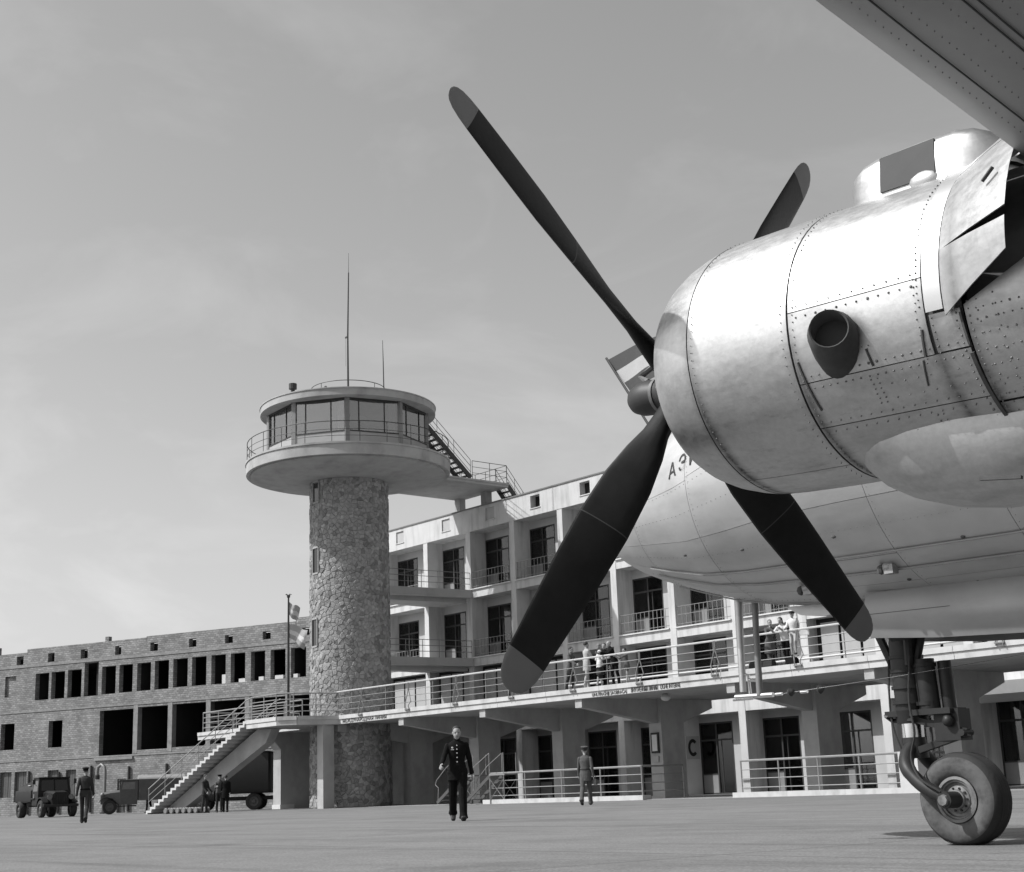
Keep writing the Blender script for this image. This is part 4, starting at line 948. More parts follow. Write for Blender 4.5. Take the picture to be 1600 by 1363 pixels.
for t in (.04, .075, .105, .145, .185, .215, .26):
    y = -.62
    while y > -4: rivet(under(t, y), Vector((0, 0, -1)), .0026); y -= .045
RV.build('rivet', 'rivet', WG, local=True, kind='stuff')
# tail for completeness of the outline
b = MB(); b.prism([(12.2, 4.3), (16.4, 4.2), (16.6, 7.6), (15.2, 7.7)], lambda p: (p[0], YC-.09, p[1]), lambda p: (p[0], YC+.09, p[1])); b.build('tail_fin', 'aluminium', AIR, local=True)
b = MB(); b.prism([(13.6, 4.2), (16.0, 4.2), (16.0, 9.6), (15.0, 9.6)], lambda p: (p[0], YC-4.8+(p[1]-4.2)*0, 4.45), lambda p: (p[0], p[1]-.0, 4.55)) if False else b.box(14.2, 15.9, YC-4.5, YC+4.5, 4.42, 4.54); b.build('tailplane', 'aluminium', AIR, local=True)

# nose gear
NX, NZ = -2.03, .338
b = MB(); b.tube([(NX+.03, YC, 2.0), (NX, YC, 1.45), (NX, YC, 1.0)], [.135, .13, .118], 16); b.tube([(NX+.17, YC-.02, 1.42), (NX+.19, YC-.02, 1.02)], [.085, .085], 12); b.tube([(NX+.31, YC+.05, 1.40), (NX+.32, YC+.05, 1.02)], [.055, .055], 10)
b.box(NX-.17, NX+.42, YC-.12, YC+.12, .985, 1.03); b.tube([(NX, YC, 1.03), (NX, YC, .93)], [.14, .12], 16); b.box(NX+.24, NX+.46, YC-.07, YC+.10, .78, 1.02); b.sphere((NX+.38, YC-.09, .93), .05, n=8)
b.tube([(NX-.16, YC-.12, 1.0), (NX-.17, YC-.02, .96), (NX+.1, YC-.13, .95)], .02, 6)
NG = b.build('nose_gear', 'gear_paint', AIR, smooth=45, local=True)
b = MB()
for p, q in (((NX-.35, YC-.05, 2.0), (NX-.10, YC-.02, 1.36)), ((NX+.12, YC-.12, 2.0), (NX+.09, YC-.1, 1.38)), ((NX+.30, YC, 2.0), (NX+.10, YC-.04, 1.36))): b.tube([p, q], .035, 8)
b.build('brace', 'gear_paint', NG, local=True, smooth=True)
b = MB(); b.tube([(NX-.002, YC, .95), (NX-.005, YC, .80)], .088, 20); b.build('oleo_piston', 'chrome', NG, smooth=True, local=True)
b = MB(); b.bar((NX+.08, YC-.05, .95), (NX+.50, YC-.02, .84), .06, .05); b.bar((NX+.08, YC-.05, .72), (NX+.50, YC-.02, .83), .06, .05); b.tube([(NX+.48, YC-.09, .835), (NX+.48, YC+.05, .835)], .028, 8); b.build('torque_link', 'gear_paint', NG, local=True)
b = MB(); b.tube([(NX-.003, YC, .82), (NX-.002, YC, .66)], [.095, .11], 16); b.build('fork_collar', 'gear_paint', NG, smooth=True, local=True)
for s in (-1, 1):
    b = MB(); y = YC+s*.235; b.tube(catmull([(NX+.01, YC+s*.03, .76), (NX+.0, YC+s*.12, .68), (NX+.05, YC+s*.205, .58), (NX+.17, y, .465), (NX+.30, y, .385), (NX+.41, y, NZ)], 5), [.060]*12+[.055]*9+[.050]*5, 14)
    b.tube([(NX+.40, YC+s*.14, NZ), (NX+.40, YC+s*.30, NZ)], .062, 16); b.build('fork_arm', 'gear_paint', NG, smooth=60, local=True)
    b = MB(); b.tube([(NX+.40, YC+s*.301, NZ), (NX+.40, YC+s*.325, NZ)], [.045, .040], 8); b.build('axle_nut', 'rim', NG, local=True)
wc = Vector((NX+.40, YC, NZ)); MW = Matrix(((1, 0, 0), (0, 0, 1), (0, -1, 0)))          # lathe axis along y
tp = [(.165, -.10), (.185, -.125), (.235, -.142), (.285, -.140), (.315, -.125), (.338, -.095), (.350, -.05), (.352, 0)]
b = MB(); prof = tp+[(r, -z) for r, z in reversed(tp[:-1])]
b.lathe(prof, 56, wc, MW, False, 0)
for i, f in enumerate(b.f):
    r_ = max((Vector((b.v[j].x-wc.x, 0, b.v[j].z-wc.z)).length for j in f)); b.m[i] = 1 if r_ < .328 else 0
for p in b.v: p.z = max(p.z, .006)
for z in (-.06, -.03, 0, .03, .06): b.lathe([(.3525-abs(z)*.02, z-.004), (.3545-abs(z)*.02, z), (.3525-abs(z)*.02, z+.004)], 56, wc, MW, False, 0)
for p in b.v: p.z = max(p.z, .004)
b.build('tyre', ['rubber', 'rubber_side'], NG, smooth=50, local=True)
b = MB(); b.lathe([(.168, -.11), (.172, -.128), (.150, -.132), (.143, -.118), (.132, -.118), (.126, -.098), (.105, -.095), (.10, -.105), (.075, -.115), (.07, -.135), (.05, -.14), (.02, -.14)], 40, wc, MW, False)
b.lathe([(.168, .11), (.172, .128), (.150, .132), (.13, .118), (.1, .105), (.02, .12)], 40, wc, MW, False); b.pieces('rim', 'rim', NG, smooth=40, local=True)
b = MB()
for k in range(10): a = 2*pi*k/10; b.tube([wc+Vector((.085*cos(a), -.10, .085*sin(a))), wc+Vector((.085*cos(a), -.122, .085*sin(a)))], .009, 6)
b.pieces('rim_bolt', 'gear_paint', NG, local=True)
b = MB(); b.tube(catmull([(NX+.12, YC-.13, 1.45), (NX+.10, YC-.17, 1.1), (NX+.14, YC-.20, .85), (NX+.10, YC-.22, .66), (NX+.22, YC-.305, .50), (NX+.38, YC-.30, .40)], 5), .009, 6); b.tube(catmull([(NX-.12, YC-.06, 1.5), (NX-.14, YC-.08, 1.1), (NX-.10, YC-.12, .9), (NX-.03, YC-.13, .7)], 5), .008, 6); b.build('brake_hose', 'rubber', NG, smooth=True, local=True)
b = MB()
for z in (1.08, 1.2, 1.33, 1.44): b.tube([(NX, YC, z), (NX, YC, z+.025)], .138, 20)
for z in (1.06, 1.36): b.tube([(NX+.175, YC-.02, z), (NX+.175, YC-.02, z+.03)], .094, 14)
b.pieces('strut_clamp', 'black_paint', NG, smooth=40, local=True)
# nose gear doors hanging open
for s in (-1, 1):
    b = MB(); y = YC+s*.36; P = [(-2.10, 1.60), (-2.04, 1.95), (.9, 1.90), (.9, 1.52), (-.6, 1.50), (-1.5, 1.54)]
    def dz(x):                                                      # lower edge of the door
        Q = [(-2.10, 1.60), (-1.5, 1.545), (-.6, 1.50), (.9, 1.515)]
        for (xa_, za), (xb_, zb_) in zip(Q, Q[1:]):
            if xa_ <= x <= xb_: return za+(zb_-za)*(x-xa_)/(xb_-xa_)
    X_ = [-2.10+.15*k for k in range(21)]; o_, i_ = [], []
    for x in X_:
        zt = 1.955-.018*(x+2.1); zb_ = dz(x); r_, r2 = [], []
        for k in range(7):
            t = k/6; z = zt+(zb_-zt)*t; bul = .055*sin(pi*min(1, t*.95+.05))+(.02 if .45 < t < .8 and x > -1.25 else 0); r_.append((x, y+s*bul, z)); r2.append((x, y+s*(bul-.015), z))
        o_.append(r_+r2[::-1])
    b.loft(o_, True, True); dn = b.build('nose_gear_door', 'door_metal', AIR, smooth=50, local=True)
    b = MB(); b.tube([(-2.08, y+s*.054, 1.78), (.9, y+s*.054, 1.72)], .003, 4); b.build('door_crease', 'seam', dn, local=True)
b = MB(); b.tube(catmull([(-1.95, YC-.30, 1.58), (-1.2, YC-.30, 1.60), (-.9, YC-.3, 1.55), (-.3, YC-.3, 1.54), (.9, YC-.3, 1.56)], 5), .022, 6); b.build('door_linkage', 'gear_paint', AIR, local=True)
# two mast aerials below the chin, with a wire and its insulators
for x, zt, zb in ((-3.72, 2.16, 1.30), (-3.535, 2.14, 1.26)):
    b = MB(); b.tube([(x+.015, YC, zt), (x, YC, (zt+zb)/2+.1), (x-.01, YC, zb)], [.040, .034, .030] if x < -3.6 else [.030, .028, .030], 10); b.build('aerial_mast', 'aluminium_bright' if x < -3.6 else 'grey_metal', AIR, smooth=True, local=True)
b = MB(); b.tube([(-3.74, YC, 1.47), (-3.66, YC, 1.44), (-3.65, YC, 1.25)], .014, 6); b.tube([(-3.82, YC, 1.262), (-3.40, YC, 1.254)], .022, 8); b.tube([(-3.66, YC, 1.40), (-3.54, YC, 1.39)], .016, 6)
b.tube([(-3.85, YC, 1.235), (-3.62, YC, 1.235)], .010, 6); b.build('aerial_bar', 'chrome', AIR, smooth=True, local=True)
WR = [(-3.40, YC, 1.25), (-2.03, YC-.13, 1.30), (.6, YC-.3, 1.45)]
b = MB(); b.tube(WR, .0022, 5)
for x in (-3.32, -3.05): b.tube([(x-.035, YC-.02, 1.252), (x+.035, YC-.02, 1.253)], .014, 8)
AW = b.build('aerial_wire', 'chrome', AIR, local=True)
for x in (-3.19, -2.88): b = MB(); b.tube([(x-.028, YC-.02, 1.26), (x, YC-.02, 1.262), (x+.028, YC-.02, 1.262)], [.02, .04, .02], 10); b.build('insulator', 'dark_metal', AW, smooth=True, local=True)
# blade aerial and belly lamps
b = MB(); b.prism([(-3.15, 1.985), (-2.45, 1.955), (-2.5, 1.885), (-2.75, 1.865), (-3.0, 1.90)], lambda p: (p[0], YC-.05, p[1]), lambda p: (p[0], YC+.05, p[1])); b.build('belly_fairing', 'aluminium', AIR, local=True)
for x, a in ((-1.65, 148), (-2.55, 155)):
    p = fus(x, a, .02); b = MB(); b.sphere(p, .065, .05, .045, 10); b.box(p.x-.02, p.x+.06, p.y-.04, p.y+.04, p.z-.05, p.z+.02); lm = b.build('belly_lamp', 'door_metal', AIR, smooth=True, local=True); b = MB(); b.sphere(p+Vector((-.055, -.02, -.01)), .03, .04, .04, 8); b.build('lens', 'seam', lm, smooth=True, local=True)

b = MB()
for x, a in ((-1.95, 132), (-1.6, 157), (-2.9, 130), (-1.1, 164), (-2.3, 150), (-.9, 140), (-3.6, 128)): b.sphere(fus(x, a, .0), .022, .014, .014, 8)
b.pieces('drain_stub', 'seam', FU, local=True)
# flag on a slanted staff at the cockpit
FL = thing('flag', 'striped flag on a slanted staff flying behind the propeller hub', 'flag', (-9.0, 9.25, 3.62))
st0 = Vector((0, 0, 0)); st1 = Vector((-.66, .05, .94)); b = MB(); b.tube([st0, st1], .012, 6); b.build('staff', 'dark_metal', FL, local=True)
b = MB(); V = []; nx = 14; nj = 12; sdn = (st1-st0).normalized()
for j in range(nj+1):
    for i in range(nx+1):
        s = i/nx; p = st1-sdn*(.03+.50*j/nj)+Vector((.85*s, .05*sin(6*s+j*.1), .09*s+.035*sin(5.5*s))); V.append(p)
for j in range(nj):
    for i in range(nx): q = j*(nx+1)+i; b.f.append([q, q+1, q+nx+2, q+nx+1]); b.m.append((0, 1, 2)[j*3//nj])
b.v = V; b.build('cloth', ['flag_dark', 'flag_light', 'flag_dark'], FL, smooth=True, local=True)
# ------------------------------------------------------------------ people: one continuous remeshed body each, hair, cap and fittings as parts
def person(label, loc, heading, h=1.75, lean=0, legs=((8, 5), (-8, 5)), arms=((5, 6, 12), (5, 6, 12)), baggy=1.0, head=(0, 0), clothes=('cloth_dark', 'cloth_dark'), shoes='black_paint',
           group=None, hem=.80, skirt=None, sleeve=1.0, bare_leg=False, hair='hair', long_hair=False, cap=None, vox=.013, female=False, crouch=0, extras=None, curl=35, belt=None, sit=None):
    T = thing('person', label, 'person', loc, heading, group); s = h/1.75; E = []; B = MB()
    def cap_(p, r, q, r2, tag, n=10):
        p, q = Vector(p), Vector(q); B.tube([p, q], [r, r2], n); B.sphere(p, r, n=n); B.sphere(q, r2, n=n); E.append((p, r, q, r2, tag))
    def rings(R, tag, n=18):
        B.loft([[c+Vector((rx*cos(2*pi*k/n), ry*sin(2*pi*k/n), 0))@M for k in range(n)] for c, rx, ry, M in R], True)
        for (c, rx, ry, M), (c2, a, b_, M2) in zip(R, R[1:]):
            for o in (-.5, 0, .5): E.append((c+Vector((0, ry*o*1.2, 0))@M, rx, c2+Vector((0, b_*o*1.2, 0))@M2, a, tag))
    def fwd(a): a = radians(a); return Vector((sin(a), 0, -cos(a)))
    LT, LS = .43, .42; hipy = .088
    # legs, measured from a pelvis at the origin
    chains = []
    for sd_, (th, kn) in zip((1, -1), legs):
        hp = Vector((0, hipy*sd_, 0)); k = hp+fwd(th)*LT; an = k+fwd(th-kn)*LS; chains.append((hp, k, an, th-kn))
    if sit is not None: pz = sit
    else: pz = -min(c[2].z-(.085 if abs(c[3]) < 30 else .13) for c in chains)
    O = Vector((0, 0, pz))
    for hp, k, an, sh in chains:
        leg = 2 if bare_leg else 1; fat = 1 if bare_leg else 1.18*baggy
        cap_(O+hp, .090*(baggy if not bare_leg else 1), O+k, .056*fat, leg); m_ = k+(an-k)*.3; bk = fwd(sh-90)*.012
        cap_(O+k, .056*fat, O+m_+bk, .055*fat, leg); cap_(O+m_+bk, .055*fat, O+an, .036 if bare_leg else .058*baggy, leg)
        if not bare_leg: B.tube([O+an-(an-k).normalized()*.05, O+an+(an-k).normalized()*.035], [.058*baggy, .072*baggy], 12); E.append((O+an, .062*baggy, O+an+(an-k).normalized()*.03, .068*baggy, 1))
        ft = fwd(sh+90); toe = ft*.15+Vector((0, 0, 0)); hl = -ft*.045; dn = fwd(sh)
        for q in (-.014, .014): cap_(O+an+hl+dn*.045+Vector((0, q, 0)), .036, O+an+toe*.55+dn*.050+Vector((0, q*1.3, 0)), .036, 3); cap_(O+an+toe*.5+dn*.05+Vector((0, q*1.3, 0)), .036, O+an+toe+dn*.056+Vector((0, q, 0)), .030, 3)
    # torso
    Ml = Matrix.Rotation(radians(lean), 3, 'Y'); Mi = Ml.transposed(); up = Ml @ Vector((0, 0, 1)); fx = Ml @ Vector((1, 0, 0))
    def TP(z, x=0, y=0): return O+up*z+fx*x+Vector((0, y, 0))
    R3 = Mi
    wf = .88 if female else 1.0
    tor = [(.0, .108, .165), (.08, .106, .160*wf**.5), (.18, .098, .142*wf), (.30, .112, .160*wf), (.40, .118, .178*wf), (.48, .100, .178*wf), (.535, .07, .125), (.565, .052, .06)]
    rings([(TP(z, .01 if z > .25 else 0), rx, ry, R3) for z, rx, ry in tor], 0)
    rings([(O+Vector((0, 0, .02)), .105, .160, Matrix.Identity(3)), (O+Vector((0, 0, -.06)), .10, .155, Matrix.Identity(3)), (O+Vector((0, 0, -.10)), .08, .12, Matrix.Identity(3))], 1)
    if hem: 
        L_ = (.93-hem)
        rings([(TP(.17), .102, .148*wf, R3), (TP(.10), .118, .166, R3), (TP(.0), .130, .178, R3), (O+Vector((0, 0, -L_)), .140, .186, Matrix.Identity(3))], 0)
    if skirt: rings([(O+Vector((0, 0, .12)), .10, .14, Matrix.Identity(3)), (O+Vector((0, 0, 0)), .125, .17, Matrix.Identity(3)), (O+Vector((.01, 0, -skirt)), .17, .20, Matrix.Identity(3))], 1)
    sz = .468; sw = .172*wf
    # arms and hands
    for sd_, (sw_, ab, el) in zip((1, -1), arms):
        sp = TP(sz, 0, sw*sd_); a = radians(ab)
        du = fwd(sw_); du = Vector((du.x*cos(a), sd_*sin(a), du.z*cos(a))).normalized(); df = fwd(sw_+el); df = Vector((df.x*cos(a*.6), sd_*sin(a*.6)*(1 if el < 60 else -.5), df.z*cos(a*.6))).normalized()
        e_ = sp+du*.285; wr = e_+df*.255; fat = 1.12 if sleeve >= 1 else 1
        cap_(sp, .058, e_, .047*fat, 0 if sleeve > .3 else 2); cap_(e_, .044*fat, wr-df*.01, .034*fat, 0 if sleeve >= 1 else 2)
        if sleeve >= 1: B.tube([wr-df*.06, wr+df*.005], [.042, .046], 12); E.append((wr-df*.06, .042, wr-df*.004, .044, 0))
        side = Vector((0, 1, 0)); pn = df.cross(side).normalized(); ac = pn.cross(df).normalized()      # pn palm normal axis, ac across the knuckles (front-back)
        fr = fx-df*fx.dot(df); fr = fr.normalized() if fr.length > .2 else up.copy(); nrm = df.cross(fr).normalized()*-sd_       # palm faces the body
        if nrm.y*sd_ > 0: nrm = -nrm
        pc = wr+df*.055
        for o in (-.024, 0, .024): cap_(wr+df*.005+fr*o*.7, .019, wr+df*.085+fr*o*1.25, .0165, 2, 8)
        for i, (o, ln) in enumerate(((.034, .072), (.012, .080), (-.011, .074), (-.032, .060))):
            b0 = wr+df*.085+fr*o; c1 = radians(curl); d1 = df*cos(c1)+nrm*sin(c1); b1 = b0+d1*ln*.52; c2 = radians(curl*2.1); d2 = df*cos(c2)+nrm*sin(c2); b2 = b1+d2*ln*.48
            cap_(b0, .0105, b1, .0098, 2, 8); cap_(b1, .0098, b2, .0085, 2, 8)
        t0 = wr+df*.03+fr*.03; t1 = t0+(df*.6+fr*.75+nrm*.25).normalized()*.042; t2 = t1+(df*.9+fr*.25+nrm*.45).normalized()*.032; cap_(t0, .014, t1, .012, 2, 8); cap_(t1, .012, t2, .0095, 2, 8)
    # neck and head with brow, nose, lips, chin and ears
    nk = TP(.545, .0); Mh = Ml @ Matrix.Rotation(radians(head[0]), 3, 'Z') @ Matrix.Rotation(radians(head[1]-lean*.6), 3, 'Y'); hc = TP(.565)+Mh @ Vector((.022, 0, .135))
    H = lambda x, y, z: hc+Mh @ Vector((x, y, z))
    cap_(nk, .056, H(-.012, 0, -.085), .052, 2)
    B.sphere(H(-.008, 0, .028), .098, .077, .092, 18, Mh); E.append((H(-.02, 0, .03), .085, H(.02, 0, .03), .085, 2))
    B.sphere(H(.016, 0, -.035), .072, .062, .078, 16, Mh); E.append((H(0, 0, -.04), .06, H(.03, 0, -.04), .06, 2))
    cap_(H(.045, -.012, -.095), .024, H(.045, .012, -.095), .024, 2); cap_(H(.082, 0, .01), .008, H(.106, 0, -.028), .013, 2); cap_(H(.075, -.02, -.062), .010, H(.075, .02, -.062), .010, 2)
    cap_(H(.078, -.034, .024), .011, H(.078, .034, .024), .011, 2)
    for sd_ in (-1, 1): B.sphere(H(-.008, .079*sd_, -.012), .018, .010, .030, 8, Mh); E.append((H(-.01, .08*sd_, -.03), .012, H(-.01, .08*sd_, .01), .012, 2))
    # merge into one surface
    me = B.mesh('person_body', 'skin'); o = bpy.data.objects.new('tmp', me); COL.objects.link(o); o.scale = (1, 1, 1)
    md = o.modifiers.new('r', 'REMESH'); md.mode = 'VOXEL'; md.voxel_size = vox; sm = o.modifiers.new('s', 'SMOOTH'); sm.factor = .5; sm.iterations = 3 if vox < .01 else 2
    dg = bpy.context.evaluated_depsgraph_get(); out = bpy.data.meshes.new_from_object(o.evaluated_get(dg)); bpy.data.objects.remove(o); bpy.data.meshes.remove(me)
    import numpy as np
    out.materials.clear(); [out.materials.append(MATS[m]) for m in (clothes[0], clothes[1], 'skin', shoes)]
    nf = len(out.polygons); cen = np.empty(nf*3, np.float32); out.polygons.foreach_get('center', cen); cen = cen.reshape(-1, 3); best = np.full(nf, 9.); tg = np.zeros(nf, np.int32)
    for p, r1, q, r2, t in E:
        p = np.array(p); q = np.array(q); d = q-p; L2 = max(d@d, 1e-9); u = np.clip((cen-p)@d/L2, 0, 1); ds = np.linalg.norm(cen-p-u[:, None]*d, axis=1)-(r1+(r2-r1)*u)
        m_ = ds < best; best[m_] = ds[m_]; tg[m_] = t
    out.polygons.foreach_set('material_index', tg); out.polygons.foreach_set('use_smooth', [True]*nf); out.transform(Matrix.Scale(s, 4)); out.update()
    link('body', out, T)
    SC = Matrix.Scale(s, 4)
    def part(b, name, m, **k): return link(name, b.mesh(name, m, True, SC), T)
    if hair:
        b = MB(); b.sphere(H(-.022, 0, .046), .098, .084, .088, 18, Mh)
        for v in b.v:
            q = Mh.transposed() @ (v-hc)
            if q.x > .035 and q.z < .085: v += Mh @ Vector((-(q.x-.035)*1.0, 0, 0))
            if q.z < -.01: v += Mh @ Vector((0, -.2*q.y, 0))
        if long_hair: b.sphere(H(-.045, 0, -.03), .07, .088, .10, 14, Mh)
        part(b, 'hair', hair)
    for sd_ in (-1, 1):
        b = MB(); b.sphere(H(.074, .030*sd_, .006), .010, .015, .008, 8, Mh); part(b, 'eye', 'hair')
    b = MB(); b.sphere(H(.086, 0, -.062), .004, .022, .004, 8, Mh); part(b, 'mouth', 'cloth_mid')
    if cap:
        b = MB(); n = 20; M2 = Mh @ Matrix.Rotation(radians(-8), 3, 'Y')
        b.loft([[H(-.012, 0, 0)+M2 @ Vector((a*cos(2*pi*k/n), c*sin(2*pi*k/n), z)) for k in range(n)] for a, c, z in ((.103, .084, .045), (.106, .087, .085), (.135, .118, .108), (.128, .112, .128), (.05, .05, .140))], True)
        b.loft([[H(0, 0, 0)+M2 @ Vector((.085+.0*k, .075*(k/5-1), .045)) for k in range(11)], [H(0, 0, 0)+M2 @ Vector((.085+.055*sqrt(max(0, 1-(k/5-1)**2)), .075*(k/5-1), .028)) for k in range(11)]], False, False)
        part(b, 'cap', cap)
        if cap != 'cloth_black': b = MB(); b.loft([[H(-.012, 0, 0)+M2 @ Vector((.107*cos(2*pi*k/n), .088*sin(2*pi*k/n), z)) for k in range(n)] for z in (.052, .082)], False); part(b, 'cap_band', 'cloth_dark')
    if belt:
        b = MB(); n = 20; b.loft([[TP(z)+Vector((.125*cos(2*pi*k/n), .160*sin(2*pi*k/n), 0))@R3 for k in range(n)] for z in (.12, .165)], False); part(b, 'belt', belt)
    if extras: extras(part, TP, H, O)
    return T
def face(px, py, tx, ty): return atan2(ty-py, tx-px)
def uniform_front(part, TP, H, O):
    for z in (.47, .40, .33, .25, .17): b = MB(); b.sphere(TP(z, .128 if z > .2 else .12), .007, .012, .012, 8); part(b, 'button', 'white_paint')
    b = MB(); b.sphere(TP(.43, .112, -.085), .006, .02, .018, 8); b.box(*(lambda q: (q.x-.004, q.x+.004, q.y-.028, q.y+.028, q.z-.012, q.z+.003))(TP(.40, .116, -.085))); part(b, 'medal', 'white_paint')
    b = MB(); n = 16; b.loft([[TP(z, .005)+Vector((r*cos(2*pi*k/n), r*.98*sin(2*pi*k/n), 0)) for k in range(n)] for z, r in ((.535, .070), (.59, .062))], False); part(b, 'collar', 'cloth_black')
person('black-haired man in a black uniform with bright buttons striding towards the camera', (-22.26, 16.95, 0), atan2(-16.2, 22.6), 1.77, lean=3, legs=((17, 3), (-17, 22)), arms=((-16, 13, 16), (24, 18, 40)), head=(4, 4),
       clothes=('cloth_black', 'cloth_black'), hem=.76, vox=.0085, extras=uniform_front, curl=42, baggy=1.22)
person('officer in a khaki belted tunic and peaked cap walking towards the terminal', (-33.78, 30.68, 0), radians(128), 1.77, legs=((-17, 18), (15, 3)), arms=((12, 8, 14), (-10, 9, 18)), head=(18, 0), clothes=('cloth_mid', 'cloth_mid'), cap='cloth_mid', hem=.72, belt='cloth_dark', vox=.010, hair='hair', baggy=1.12)
bg_ = thing('leather_bag', 'small leather bag swinging from the hand of the officer in khaki', 'bag', (-33.45, 30.78, .62), radians(128)); b = MB(); b.box(-.13, .13, -.04, .04, -.02, .14); b.build('bag', 'cloth_mid', bg_, local=True); b = MB(); b.tube([(-.08, 0, .14), (0, 0, .24), (.08, 0, .14)], .010, 5); b.build('handle', 'cloth_dark', bg_, local=True)
person('worker in dark overalls and cap walking away at the far left', (-45.02, 19.41, 0), radians(150), 1.72, legs=((16, 4), (-16, 24)), arms=((-16, 10, 8), (14, 10, 20)), clothes=('cloth_dark', 'cloth_dark'), hem=None, cap='cloth_black', vox=.010, belt='cloth_black')
# group at the foot of the stairs
person('bare-headed man in dark overalls left of the group by the stairs', (-62.6, 32.85, 0), radians(25), 1.74, legs=((4, 4), (-4, 4)), clothes=('cloth_dark', 'cloth_dark'), group='men talking under the staircase', arms=((14, 5, 30), (14, 5, 30)))
person('man in light shirt and dark cap amid the group by the stairs', (-62.9, 33.75, 0), radians(-20), 1.72, lean=10, clothes=('cloth_mid', 'cloth_dark'), cap='cloth_black', hem=None, group='men talking under the staircase', arms=((30, 10, 60), (30, 8, 70)))
person('man in black work clothes at the right of the group by the stairs', (-62.0, 33.6, 0), radians(150), 1.68, clothes=('cloth_black', 'cloth_black'), hair='hair', group='men talking under the staircase', arms=((20, 5, 50), (10, 5, 40)), hem=.66)
person('man in a long black coat standing by the van', (-79.2, 38.0, 0), radians(200), 1.66, clothes=('cloth_black', 'cloth_black'), hem=.50)
# spectators on the terrace
Zt = ZT+.005; G1 = 'spectators leaning on the terrace rail'
person('man in a grey jacket at the left end of the spectators', (-42.62, 38.15, Zt), radians(20), 1.72, lean=6, clothes=('cloth_mid', 'cloth_dark'), group=G1, arms=((30, 4, 70), (24, 4, 40)))
person('tall man in a light suit seen from behind among the spectators', (-41.75, 38.25, Zt), radians(75), 1.83, clothes=('cloth_light', 'cloth_light'), group=G1, hem=.68, arms=((10, 5, 20), (30, 5, 60)))
person('dark-haired man half hidden between the light suit and the woman', (-41.35, 38.85, Zt), radians(-60), 1.76, clothes=('cloth_black', 'cloth_black'), group=G1)
person('woman in a pale jacket and grey skirt seen from behind on the terrace', (-40.85, 38.1, Zt), radians(60), 1.66, clothes=('cloth_white', 'cloth_dark'), group=G1, female=True, skirt=.42, bare_leg=True, hair='hair_fair', long_hair=True, hem=.70, arms=((-20, 6, 70), (20, 6, 80)))
person('bald man in a black suit leaning over the terrace rail', (-40.1, 38.2, Zt), radians(-115), 1.74, lean=18, clothes=('cloth_black', 'cloth_black'), group=G1, hair=None, arms=((50, 4, 55), (50, 4, 60)), legs=((-6, 2), (14, 20)))
person('thin child in shorts at the right end of the left spectators', (-39.35, 38.1, Zt), radians(-110), 1.36, lean=8, clothes=('cloth_mid', 'cloth_mid'), group=G1, bare_leg=True, sleeve=.5, hem=.74, arms=((70, 5, 40), (60, 5, 60)))
person('woman in a dark dress leaning sideways on the rail beside the aerial masts', (-32.4, 38.15, Zt), radians(-30), 1.66, lean=16, clothes=('cloth_mid', 'cloth_mid'), group=G1, female=True, skirt=.40, bare_leg=True, hair='hair_fair', hem=None, arms=((60, 5, 50), (40, 5, 60)), legs=((-10, 10), (8, 2)))
person('person in a white shirt with dark hair bending over the terrace rail', (-31.65, 38.1, Zt), radians(-80), 1.68, lean=24, clothes=('cloth_white', 'cloth_black'), group=G1, hem=None, sleeve=.5, arms=((50, 8, 60), (50, 8, 70)), hair='hair', long_hair=True)
person('boy in a white shirt and shorts sitting on the terrace rail', (-31.0, 37.75, Zt+.28), radians(-62), 1.48, clothes=('cloth_white', 'cloth_white'), group=G1, sleeve=.5, hem=None, bare_leg=True, legs=((35, 40), (20, 30)), arms=((110, 12, 90), (20, 15, 50)), cap='cloth_dark')
# shoulder bag and luggage at their feet
SB = thing('shoulder_bag', 'white shoulder bag hanging beside the boy on the rail', 'bag', (-30.72, 37.95, Zt+.95), .4); b = MB(); b.box(-.17, .17, -.05, .05, 0, .24); b.build('bag', 'cloth_white', SB, local=True); b = MB(); b.tube([(-.15, 0, .23), (-.12, .02, .42), (.1, .02, .42), (.15, 0, .23)], .008, 4); b.build('strap', 'cloth_mid', SB, local=True)
for x, m, l, wd in ((-32.9, 'cloth_black', 'black travelling bag lying left below the leaning woman', .42), (-32.35, 'cloth_dark', 'dark travelling bag lying between the two leaning people', .5), (-31.3, 'cloth_black', 'small black case lying below the boy on the rail', .36)):
    t = thing('travel_bag', l, 'bag', (x, 37.95, Zt), 0, 'bags on the terrace floor'); b = MB(); b.loft([[(-wd/2*k, -.13*k2, z), (wd/2*k, -.13*k2, z), (wd/2*k, .13*k2, z), (-wd/2*k, .13*k2, z)] for k, k2, z in ((.95, .9, 0), (1, 1, .08), (1, .9, .2), (.9, .4, .27))]); b.build('bag', m, t, local=True); b = MB(); b.tube([(-.1, 0, .26), (0, 0, .34), (.1, 0, .26)], .012, 5); b.build('handle', m, t, local=True)
